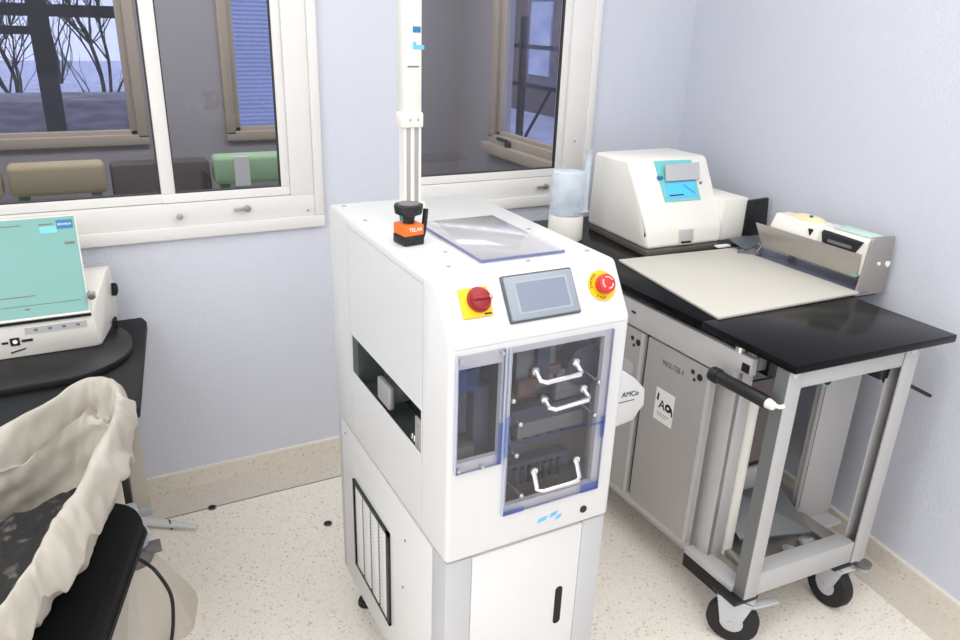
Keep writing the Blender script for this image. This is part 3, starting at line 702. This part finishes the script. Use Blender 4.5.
B(STEEL).box(.435, .492, .062, .275, .118, .135, .002).m(INBROWN).box(.40, .435, .085, .275, .118, .122).build('side_rail', None, wbn, T)
B(STEEL).box(.06, .435, .075, .275, .108, .116, .001).build('bottom_shelf', None, wbn, T)
pt = B(TEAL).cyl((.199, .068, .773), (.199, .056, .773), .019, n=20).build('grommet', None, wbn, T)
B(BLACKG).cyl((.199, .057, .773), (.199, .0545, .773), .014, n=20).build('grommet_hole', None, pt, T)
for x in (.025, .465): B(CHROME).cyl((x, .016, .836), (x, .04, .836), .012, n=8).build('rail_bolt', None, wbn, T)
B(BLACK).box(.40, .435, .05, .12, .74, .79, .003).m(BLACK).tube([(.36, .10, .79), (.43, .10, .74)], .006, 6, smooth=False).build('corner_brace', None, wbn, T)
hd = B(BLACK).cyl((-.02, .238, .748), (-.02, .046, .750), .0185, n=20, bev=.004).cyl((-.02, .244, .748), (-.02, .218, .748), .0225, n=20, bev=.004).build('push_handle', None, wbn, T, label='black grip handle with white clamp lever')
B(CREAM).cyl((-.02, .048, .750), (-.02, .025, .749), .015, .011, bev=.003).tube([(-.02, .035, .752), (-.010, .018, .750), (.0, .012, .754)], .006, 8).build('clamp_lever', None, hd, T)
B(BLACK).tube([(.495, .10, .70), (.60, .10, .672), (.73, .10, .607)], .006, 8, smooth=False).build('side_rod', None, wbn, T)
lf = B(GREYCAP).cyl((.545, .05, .050), (.545, .05, .062), .027, n=20, bev=.003).m(LGREY).cyl((.545, .05, .034), (.545, .05, .050), .020, .026).m(CHROME).cyl((.535, .055, .06), (.50, .05, .125), .010, n=10)
lf.build('levelling_foot', None, wbn, T)
# casters
def caster(u, v, ang, pedal):
    r = .082
    root = B(BLACK).box(u - .045, u + .045, v - .035, v + .05, .098, .112, .003).build('caster', None, wbn, T)
    c, s = math.cos(R(ang)), math.sin(R(ang))
    def W(q): return T(Vector((u + q.x * c - q.y * s, v + q.x * s + q.y * c, q.z)))
    rr = (.098 - ZF - .012) / 2; zc = ZF + rr
    B(RUBBER).cyl((-.02, 0, zc), (.02, 0, zc), rr, n=36, bev=.008).build('wheel', None, root, W)
    B(LGREY).cyl((-.0205, 0, zc), (.0205, 0, zc), rr * .45, n=24).build('wheel_hub', None, root, W)
    fk = B(LGREY)
    for sx in (-1, 1):
        fk.prism([(-.05, .10), (.05, .10), (.030, zc - .005), (.008, zc - .022), (-.012, zc - .018), (-.03, zc + .02)], 'x', sx * .024 - .002, sx * .024 + .002)
    fk.box(-.03, .03, -.05, .05, .094, .100, .002); fk.cyl((-.03, 0, zc), (.03, 0, zc), .009, n=10)
    fk.build('fork', None, root, W)
    if pedal: B(LGREY).hull([(u + .015, v - .05, .078), (u + .02, v - .02, .078), (u + .125, v - .045, .060), (u + .125, v - .02, .060), (u + .015, v - .05, .088), (u + .02, v - .02, .088), (u + .125, v - .045, .068), (u + .125, v - .02, .068)], .002).build('brake_pedal', None, root, T)
    return root
caster(.020, .055, 35, True); caster(.418, .055, -2, False); caster(.05, 1.30, 0, False); caster(.50, 1.30, 0, False)

# ------------------------------------------------------------------ things on the workbench
bd = B(BOARD).prism([(.050, .322), (.643, .345), (.645, .885), (.135, .895)], 'z', .8702, .8785, .002).build('drawing_board', None, None, T)
tag(recenter(bd), 'large cream board lying flat on the black workbench top', 'board')
# benchtop tester
def TT(c): return T(c)
bt = thing('bench_tester', T(Vector((.5, 1.17, .8702))), 'cream benchtop test instrument with sloped front and blue display on the workbench', 'instrument')
B(BASEBR).prism([(.262, .905), (.600, .915), (.645, 1.345), (.302, 1.314)], 'z', .8702, .892, .002).build('base', None, bt, T)
B(CREAMT).hull([(.268, .915, .893), (.270, .927, .966), (.282, 1.085, 1.187), (.297, 1.31, 1.182), (.299, 1.323, .893), (.618, .925, .893), (.626, .935, .957), (.662, 1.105, 1.187), (.678, 1.345, 1.180), (.655, 1.36, .893)], .014, 3).build('housing', None, bt, T)
TA = Vector((.282, 1.085, 1.187)); TX = (Vector((.655, 1.105, 1.187)) - TA).normalized(); TTn = Vector((.27, .927, .966)) - TA; TTn = (TTn - TX * TTn.dot(TX)).normalized()
TN = TX.cross(TTn); TN = TN if TN.z > 0 else -TN
def FS(q): return T(TA + TX * q.x + TTn * q.y + TN * q.z)
def plate(mb, q, z0, z1): return mb.hull([(x, y, z) for z in (z0, z1) for x, y in q])
fb = plate(B(CYAN), ((.113, .011), (.291, .015), (.271, .178), (.101, .174)), 0, .004).build('display_frame', None, bt, FS)
dp = plate(B(SKYB), ((.126, .101), (.268, .101), (.259, .164), (.117, .164)), .0035, .005)
plate(dp.m(LCD), ((.131, .105), (.262, .105), (.254, .158), (.123, .158)), .005, .0056)
dp.m(INK).box(.128, .195, .150, .155, .0056, .0062).m(BLUE).quad((.21, .112, .0058), (.252, .150, .0058), (.252, .155, .0058), (.208, .115, .0058), .0005).build('display', None, fb, FS)
B(LGREY).hull([(.139, .037, .020), (.304, .036, .020), (.127, .098, .010), (.289, .100, .010), (.139, .037, .024), (.304, .036, .024), (.127, .098, .014), (.289, .100, .014)]).build('display_flap', None, fb, FS)
B(BLUE).cyl((.118, .080, .006), (.100, .080, .010), .007).build('hinge_pin', None, fb, FS)
B(GREYCAP).cyl((.296, .112, .0), (.296, .112, .010), .004).build('catch', None, fb, FS)
bg = B(SILVER).box(.414, .480, .9165, .926, .899, .953, .001).build('badge', None, bt, lambda c: T(c + Vector((0, (c.z - .893) * .15, 0))))
B(INK).box(.424, .468, .9155, .918, .904, .912).build('badge_lettering', None, bg, lambda c: T(c + Vector((0, (c.z - .893) * .15, 0))))
B(CREAMT).box(.625, .748, .945, 1.30, .89, 1.050, .008).build('side_box', None, bt, T)
B(MIDGREY).box(.62, .738, .95, 1.28, .8702, .891).build('side_box_base', None, bt, T)
B(BLACK).hull([(.738, .935, .90), (.738, .935, 1.040), (.836, .935, 1.046), (.852, .935, .90), (.738, .95, .90), (.738, .95, 1.040), (.836, .95, 1.046), (.852, .95, .90)], .003).build('side_screen', None, bt, T, label='black upright plate')
B(PAPER).box(.58, .64, .895, .915, .8785, .886, .001).build('connector_strip', None, bt, T)
# metal clip
mcx = B(CLIPM).hull([(.640, .915, .904), (.705, .895, .914), (.716, .825, .902), (.630, .810, .889), (.640, .915, .907), (.705, .895, .917), (.716, .825, .905), (.630, .810, .892)])
mcx.m(MIDGREY).hull([(.60, .82, .8788), (.66, .77, .8788), (.70, .81, .8788), (.64, .86, .8788), (.64, .83, .895), (.68, .82, .895)])
mcx.m(CHROME).tube([(.66, .785, .887), (.70, .80, .908), (.715, .83, .906)], .004, 6)
tag(recenter(mcx.build('metal_clip', None, None, T)), 'small grey metal clip on the cream board beside the test instrument', 'clip')
# stainless backstop
bs = thing('steel_backstop', T(Vector((.66, .56, .8702))), 'stainless steel backstop rail with tall end plate on the workbench', 'rail')
B(STEEL).hull([(.648, .372, .918), (.648, .372, .995), (.648, .805, .995), (.648, .760, .920), (.652, .372, .918), (.652, .372, .995), (.652, .805, .995), (.652, .760, .920)], .001).box(.650, .755, .372, .78, .918, .923, .001).build('rail_plate', None, bs, T)
B(FOOTP).prism([(.646, .345), (.648, .90), (.765, .90), (.762, .362)], 'z', .8702, .874, .001).build('foot_plate', None, bs, T)
for y in (.42, .70): B(STEEL).box(.744, .760, y, y + .02, .874, .9185).build('post', None, bs, T)
ep = B(STEEL).prism([(.635, .862), (.648, .93), (.660, 1.04), (.668, 1.053), (.758, 1.051), (.764, 1.040), (.766, .95), (.768, .860)], 'y', .352, .360, .001).build('end_plate', None, bs, T)
for x, z, r in ((.752, .96, .010), (.71, .965, .006)): B(WHITEMK).cyl((x, .353, z), (x, .349, z), r, n=14).build('plate_hole', None, ep, T)
# label printer behind the backstop
lp = thing('label_printer', T(Vector((.70, .52, .9235))), 'small white label printer with black front slot behind the steel backstop', 'printer')
B(CREAM).prism([(.654, .9235), (.654, 1.030), (.663, 1.048), (.725, 1.048), (.725, .9235)], 'y', .362, .545, .004).build('printer_body', None, lp, T)
B(CREAMT).prism([(.654, .9235), (.654, 1.000), (.672, 1.044), (.735, 1.044), (.735, .9235)], 'y', .545, .745, .006).build('roll_cover', None, lp, T)
sl = B(BLACK).hull([(.648, .376, 1.030), (.648, .530, 1.030), (.648, .522, .998), (.648, .400, .992), (.658, .376, 1.034), (.658, .530, 1.038), (.658, .522, .994), (.658, .400, .988)], .002).build('print_slot', None, lp, T)
B(MIDGREY).box(.6465, .650, .41, .50, 1.003, 1.013).build('slot_bar', None, sl, T)
B(MINT).box(.662, .724, .364, .50, 1.0475, 1.053, .002).build('printer_lid', None, lp, T)
B(YDOME).sphere((.705, .632, 1.036), .056, (.62, 1.35, .42), 24).m(TEALD).cyl((.692, .615, 1.054), (.692, .615, 1.062), .006).build('roll_dome', None, lp, T)
B(INK).prism([(.572, 1.024), (.586, 1.026), (.576, 1.004)], 'x', .652, .664).build('roll_mark', None, lp, T)
B(TEAL).box(.645, .652, .367, .388, .922, .928).build('feed_tab', None, lp, T)
# liquid tank
tk = thing('liquid_tank', T(Vector((.128, 1.22, .8702))), 'pale blue translucent tank on a white base between the white machine and the tester', 'tank')
B(CREAMT).cyl((.128, 1.22, .8702), (.128, 1.22, .968), .066, .063, n=40, bev=.006).build('tank_base', None, tk, T)
B(TANK).cyl((.128, 1.22, .968), (.128, 1.22, 1.13), .064, .061, n=40, bev=.004).build('tank_vessel', None, tk, T)
gt = B(TANK).tube([(.180, 1.18, .985), (.180, 1.18, 1.205)], .011, 12, smooth=False).build('sight_tube', None, tk, T)
B(LGREY).cyl((.180, 1.18, 1.200), (.180, 1.18, 1.216), .013, n=14).build('tube_cap', None, gt, T)
B(LGREY).tube([(.125, 1.16, .983), (.188, 1.17, .983)], .006, 8, smooth=False).build('tube_fitting', None, gt, T)

# ------------------------------------------------------------------ left: black table with teal-lidded analyser
TABM = mat('black_table_paint', (22, 22, 23), .6, noise=.08, spec=.3)
tb = thing('side_table', (-.25, 2.2, 0), 'black table with beige legs against the back wall at the left edge', 'table')
B(TABM).prism([(-.62, 1.90), (.046, 1.89), (.122, 2.50), (.112, 2.545), (-.62, 2.555)], 'z', .672, .70, .004).build('tabletop', None, tb)
B(BLACK).prism([(-.6, 2.04), (-.003, 2.03), (.0, 2.36), (-.6, 2.40)], 'z', .22, .672, .004).build('drawer_pedestal', None, tb)
for x, y in ((.022, 2.475), (-.58, 2.49), (-.58, 1.93), (-.05, 1.935)):
    B(BEIGE).box(x - .028, x + .028, y - .025, y + .025, .03, .672, .004).m(PALEBL).box(x - .03, x + .03, y - .03, y + .03, 0, .035, .006).build('leg', None, tb)
def rrect(x0, x1, y0, y1, r, n=10):
    pts = []
    for cx, cy, a0 in ((x1 - r, y0 + r, -90), (x1 - r, y1 - r, 0), (x0 + r, y1 - r, 90), (x0 + r, y0 + r, 180)):
        for k in range(n + 1): a = R(a0 + 90 * k / n); pts.append((cx + r * math.cos(a), cy + r * math.sin(a)))
    return pts
mtp = rrect(-.62, .066, 2.10, 2.53, .20); mtp = [(x, y + (.02 * x if y < 2.3 else 0)) for x, y in mtp]
tag(recenter(B(LAMB2).prism(mtp, 'z', .7003, .722, .005).build('oval_tray')), 'dark grey round-cornered tray lying on the black table', 'tray')
an = thing('lab_analyser', (-.17, 2.4, .7223), 'cream analyser with raised teal lid on the dark tray', 'instrument')
zt = .7223
B(CREAM).hull([(-.45, 2.29, zt), (-.016, 2.292, zt), (.045, 2.49, zt + .02), (-.45, 2.49, zt), (-.45, 2.29, zt + .10), (-.026, 2.29, zt + .105), (.030, 2.45, .905), (.040, 2.49, .905), (-.45, 2.49, .905), (-.45, 2.45, .905)], .006).build('housing', None, an)
B(BLACKG).cyl((.036, 2.46, .835), (.046, 2.463, .833), .02, n=16).build('side_port', None, an)
B(BLACKG).box(.022, .036, 2.40, 2.44, zt + .005, zt + .03).build('side_notch', None, an)
LB = Vector((0, 2.283, .832)); LT = Vector((0, 2.44, 1.082)); LU = (LT - LB).normalized(); LN = Vector((1, 0, 0)).cross(LU); LN = LN if LN.y < 0 else -LN; LL = (LT - LB).length
def LF(q): return LB + Vector((q.x, 0, 0)) + LU * q.y + LN * q.z
ld = B(CREAM).box(-.45, -.030, 0, LL, -.012, 0, .003).build('lid', None, an, LF)
B(TEAL).box(-.447, -.034, .008, LL - .004, -.0005, .0012).build('lid_film', None, ld, LF)
B(BLUE).box(-.082, -.040, LL - .040, LL - .014, .0012, .0018).build('lid_badge', None, ld, LF)
text('badge_lettering', 'ERWEKA', .009, WHITEMK, LF(Vector((-.061, LL - .027, .0018))), (1, 0, 0), LU, ld, .0003)
B(GREYINK).box(-.127, -.09, LL - .026, LL - .022, .0012, .0016).box(-.068, -.042, LL - .088, LL - .080, .0012, .0018).box(-.22, -.17, LL - .024, LL - .021, .0012, .0016).box(-.25, -.16, .066, .069, .0012, .0016).box(-.25, -.05, .04, .042, .0012, .0016).box(-.19, -.178, .028, .033, .0012, .0018).build('lid_lettering', None, ld, LF)
B(CYAN).box(-.125, -.082, LL - .050, LL - .030, .0012, .0016).build('lid_patch', None, ld, LF)
B(STEEL).cyl((-.022, 2.30, .884), (-.022, 2.282, .878), .011, bev=.002).build('lid_knob', None, an)
B(BLACKG).box(-.45, -.03, 2.284, 2.292, .822, .829).build('lid_gap', None, an)
fm = B(INK).box(-.240, -.217, 2.2885, 2.2905, .760, .783).box(-.212, -.185, 2.2885, 2.2905, .768, .775).box(-.26, -.245, 2.2885, 2.2905, .768, .774).prism([(-.243, .738), (-.205, .747), (-.205, .750), (-.243, .742)], 'y', 2.2885, 2.2905)
fm.build('front_symbol', None, an)
kp = B(LGREY).box(-.20, -.045, 2.2885, 2.2902, .790, .808)
for i in range(4): kp.m(GREYINK).box(-.178 + i * .035, -.168 + i * .035, 2.288, 2.2886, .796, .803)
kp.build('key_strip', None, an)
B(WHITEMK).cyl((-.228, 2.2886, .772), (-.228, 2.288, .772), .006).build('front_symbol_dot', None, an)

# office chair with canvas bag
oc = thing('office_chair', (-.29, 1.42, 0), 'black padded chair seat under the cream canvas bag at lower left', 'chair')
seat = rrect(-.60, .012, 1.10, 1.86, .11, 12)
seat = [(x - max(0, (1.72 - y)) ** 1.25 * .38 if x > -.3 else x, y) for x, y in seat]
st = MB().m(SEATF)
def ring(sc, z): return [((x + .3) * sc - .3, (y - 1.45) * sc + 1.45, z) for x, y in seat]
st.loops([ring(.95, .40), ring(.995, .415), ring(1.0, .43), ring(1.0, .455), ring(.985, .473), ring(.93, .485)], True, True, True)
st.build('seat', None, oc)
B(RUBBER).tube([(x * 1.0, y, .42) for x, y, z in ring(1.004, .42)] + [ring(1.004, .42)[0]], .006, 6, smooth=False).build('piping', None, oc)
B(BLACK).cyl((-.29, 1.45, .12), (-.29, 1.45, .40), .03).cyl((-.29, 1.45, .05), (-.29, 1.45, .13), .05).build('column', None, oc)
for k in range(5):
    a = R(72 * k + 200); e = Vector((-.29 + .26 * math.cos(a), 1.45 + .26 * math.sin(a), .07))
    lg_ = B(BLACK).tube([(-.29, 1.45, .09), e], .022, 8, .016, smooth=False).build('base_leg', None, oc)
    B(BLACK).cyl((e.x - .012, e.y, .026), (e.x + .012, e.y, .026), .026, n=16).cyl((e.x, e.y, .03), (e.x, e.y, .07), .007).build('castor', None, lg_)

bag = thing('canvas_bag', (-.3, 1.45, .486), 'open cream canvas bag with folded rim standing on the black chair seat', 'bag')
def crom(pts, n):
    P = [Vector(p) for p in pts]; m = len(P); out = []
    per = n // m
    for i in range(m):
        a, b_, c, d = P[i - 1], P[i], P[(i + 1) % m], P[(i + 2) % m]
        for k in range(per):
            t = k / per
            out.append(.5 * ((2 * b_) + (c - a) * t + (2 * a - 5 * b_ + 4 * c - d) * t * t + (3 * b_ - a - 3 * c + d) * t ** 3))
    return out
from mathutils import noise as mnoise
rim = [(-.048, 1.878, .812), (.006, 1.80, .806), (-.018, 1.65, .797), (-.076, 1.47, .78), (-.152, 1.34, .75), (-.216, 1.235, .725), (-.30, 1.17, .71), (-.40, 1.20, .71), (-.50, 1.36, .73), (-.50, 1.56, .75), (-.38, 1.70, .765), (-.22, 1.78, .782)]
foot = [(-.11, 1.775, .49), (-.07, 1.755, .49), (-.085, 1.69, .49), (-.13, 1.58, .49), (-.18, 1.50, .49), (-.23, 1.42, .49), (-.29, 1.38, .49), (-.37, 1.40, .49), (-.43, 1.48, .49), (-.44, 1.60, .49), (-.37, 1.70, .49), (-.24, 1.76, .49)]
N = 288
Ro = crom(rim, N); Fo = crom(foot, N); N = len(Ro)
cen = Vector((-.24, 1.55, 0))
rings = []
def wr(i, t, amp):
    a = 2 * math.pi * i / N
    p = Vector((math.cos(a) * 3.2 + t * 1.3, math.sin(a) * 3.2 - t * .9, t * 2.6))
    n1 = mnoise.noise(p); n2 = mnoise.noise(p * 2.3 + Vector((5, 1, 2)))
    crease = 1 - min(1, abs(mnoise.noise(p * 1.5 + Vector((9, 4, 7)))) * 4.5)
    return amp * (n1 * 1.1 + n2 * .5 - crease * .7)
def lerp(a, b_, t): return a + (b_ - a) * t
def inward(p, d):
    v_ = (cen - Vector((p.x, p.y, 0))).normalized(); return p + Vector((v_.x, v_.y, 0)) * d
for t in (0, .1, .22, .35, .48, .6, .7):
    rg_ = []
    for i in range(N):
        p = lerp(Fo[i], Ro[i], t ** .8); p.z = .4885 + (Ro[i].z - .4885) * t
        rg_.append(inward(p, wr(i, t * .9, .020) - .02 * math.sin(math.pi * t)))
    rings.append(rg_)
# cuff turned over the rim, then the inside with a second turned hem
prof = ((-.006, -.098, .014), (-.026, -.100, .020), (-.030, -.085, .020), (-.026, -.06, .018), (-.020, -.035, .014), (-.012, -.012, .010), (.0, .002, .008), (.012, .000, .008), (.022, -.016, .010), (.027, -.04, .012), (.030, -.07, .014), (.024, -.092, .014), (.026, -.098, .014), (.036, -.097, .012), (.044, -.085, .010))
for d, dz, am in prof:
    rings.append([inward(Ro[i] + Vector((0, 0, dz * (1 + wr(i, 7, .35)) + wr(i, 4 + dz * 3, .007))), d + wr(i, 1.2 + dz * 6, am)) for i in range(N)])
for t in (.06, .15, .3, .45, .6, .75, .9, 1.0):
    rg_ = []
    for i in range(N):
        p = inward(Ro[i], .046); p.z = Ro[i].z - .09
        q = inward(Fo[i], .0); q.z = .53
        a = 2 * math.pi * i / N
        sag = .007 * math.sin(t * 17 + 2 * a + mnoise.noise(Vector((math.cos(a) * 2, math.sin(a) * 2, t))) * 3)
        rg_.append(inward(lerp(p, q, t), wr(i, 3 + t, .010) + sag))
    rings.append(rg_)
bb = MB().m(CANVAS); bb.loops(rings, True, True, False)
bo = bb.build('bag_fabric', None, bag, angle=80)
sd = bo.modifiers.new('smooth', 'SUBSURF'); sd.levels = 1; sd.render_levels = 1
ct = MB().m(LINT); Rr = [inward(lerp(Ro[i], Fo[i], .52), .07) for i in range(N)]
c0 = [Vector((p.x, p.y, .585 + wr(i, 0, .006))) for i, p in enumerate(Rr)]
def heap(f): 
    out = []
    for p in Rr:
        x, y = cen.x + (p.x - cen.x) * f, cen.y + (p.y - cen.y) * f
        out.append(Vector((x, y, .592 + .016 * mnoise.noise(Vector((x * 14, y * 14, 1))) + .008 * mnoise.noise(Vector((x * 40, y * 40, 5))))))
    return out
cd = [Vector((p.x, p.y, .545)) for p in c0]
ct.loops([cd, c0] + [heap(f) for f in (.9, .8, .7, .6, .5, .4, .3, .2, .1, .03)], True, True, True)
tag(recenter(ct.build('cloth_pile')), 'black cloth flecked with white lint inside the cream canvas bag', 'cloth')

# beige pedestal, cable and white rod on the floor
pd = thing('pedestal_base', (-.03, 1.90, 0), 'beige ribbed pedestal base with grey collar behind the black chair', 'pedestal')
def hexr(r, z, n=24): return [(-.02 + r * (1 if k % 4 in (0, 1) else .93) * math.cos(R(360 / n * k + 8)), 1.93 + r * (1 if k % 4 in (0, 1) else .93) * math.sin(R(360 / n * k + 8)), z) for k in range(n)]
B(BEIGE).loops([hexr(.15, 0), hexr(.146, .03), hexr(.06, .20), hexr(.05, .215)], True, True, True).build('base', None, pd, angle=20)
B(GREYCAP).cyl((-.02, 1.93, .205), (-.02, 1.93, .245), .045, .043, n=24, bev=.003).m(GREYCAP).box(.005, .05, 1.915, 1.955, .232, .25, .003).build('collar', None, pd)
B(PALEBL).cyl((-.012, 1.955, .245), (-.012, 1.955, .30), .034, .036, n=20, bev=.008).m(PALEBL).cyl((-.012, 1.955, .30), (-.012, 1.955, .375), .018).build('neck', None, pd)
cbz = B(BLACK).tube([(-.010, 1.88, .252), (.005, 1.84, .262), (.026, 1.80, .256), (.051, 1.79, .182), (.048, 1.78, .105), (.032, 1.77, .03), (.02, 1.765, .006)], .005, 8)
tag(recenter(cbz.build('power_cable')), 'black cable curving down from the grey collar of the beige pedestal', 'cable')
rd = thing('plastic_rod', (.10, 2.35, 0), 'white plastic rod lying on the floor by the table leg', 'rod')
B(MDOOR).tube([(.012, 2.40, .018), (.112, 2.335, .018)], .014, 12, smooth=False).m(MDOOR).tube([(.10, 2.343, .018), (.178, 2.288, .016)], .010, 12, .008, smooth=False).build('tube', None, rd)
B(BLACK).tube([(.10, 2.33, .002), (.098, 2.335, .034), (.096, 2.35, .03)], .0025, 6).build('cable_tie', None, rd)
for x, y, lb in ((.243, 2.401, 'small dark metal plug in the floor near the back wall border'), (.586, 2.139, 'small dark metal plug in the floor left of the white machine')):
    q = thing('floor_plug', (x, y, 0), lb, 'plug')
    B(MIDGREY).cyl((x, y, .0002), (x, y, .0035), .0155, n=20, bev=.001).m(BLACKG).cyl((x, y, .0034), (x, y, .0045), .012, n=16).build('disc', None, q)

# ------------------------------------------------------------------ light
def area(name, loc, sx, sy, power, col=(1, .995, .985), rot=(0, 0, 0)):
    l = bpy.data.lights.new(name, 'AREA'); l.shape = 'RECTANGLE'; l.size = sx; l.size_y = sy; l.energy = power; l.color = col
    o = bpy.data.objects.new(name, l); COL.objects.link(o); o.location = loc; o.rotation_euler = rot; return o
# unseen ceiling lamps, enlarged into wide panels for even light
for lx in (-1.3, 1.05):
    for ly in (-1.45, .92): area('ceiling_area_light', (lx, ly, 2.73), 2.0, 2.2, 24)
area('left_fill_light', (XL + .03, .2, 1.45), 2.2, 1.5, 20, (.97, .98, 1), (0, R(-90), 0))     # added fill light from the left; that wall has no window
area('ceiling_area_light', (.3, 3.9, 2.57), 3.8, .6, 75)  # unseen lamp, added and stretched to brighten the neighbour room evenly
w = bpy.data.worlds.new('sky'); S.world = w; w.use_nodes = True
nt = w.node_tree; bgn = nt.nodes['Background']
bgn.inputs[0].default_value = (.80, .86, 1, 1); bgn.inputs[1].default_value = 2.3

# ------------------------------------------------------------------ camera
cd = bpy.data.cameras.new('camera'); cam = bpy.data.objects.new('camera', cd); COL.objects.link(cam)
cd.sensor_width = 36; cd.lens = 752.336 / 960 * 36; cd.clip_start = .02
rx = Vector((0.88493482, -0.46455626, 0.03283045)); dn = Vector((-0.14602849, -0.34372743, -0.92764602)); fw = Vector((0.44222849, 0.81611208, -0.37201482))
m = Matrix((rx, -dn, -fw)).transposed().to_4x4(); m.translation = (0, 0, 1.65)
cam.matrix_world = m; S.camera = cam
S.view_settings.view_transform = 'Standard'; S.view_settings.look = 'None'; S.view_settings.gamma = 1; S.view_settings.use_curve_mapping = False
S.view_settings.exposure = .26
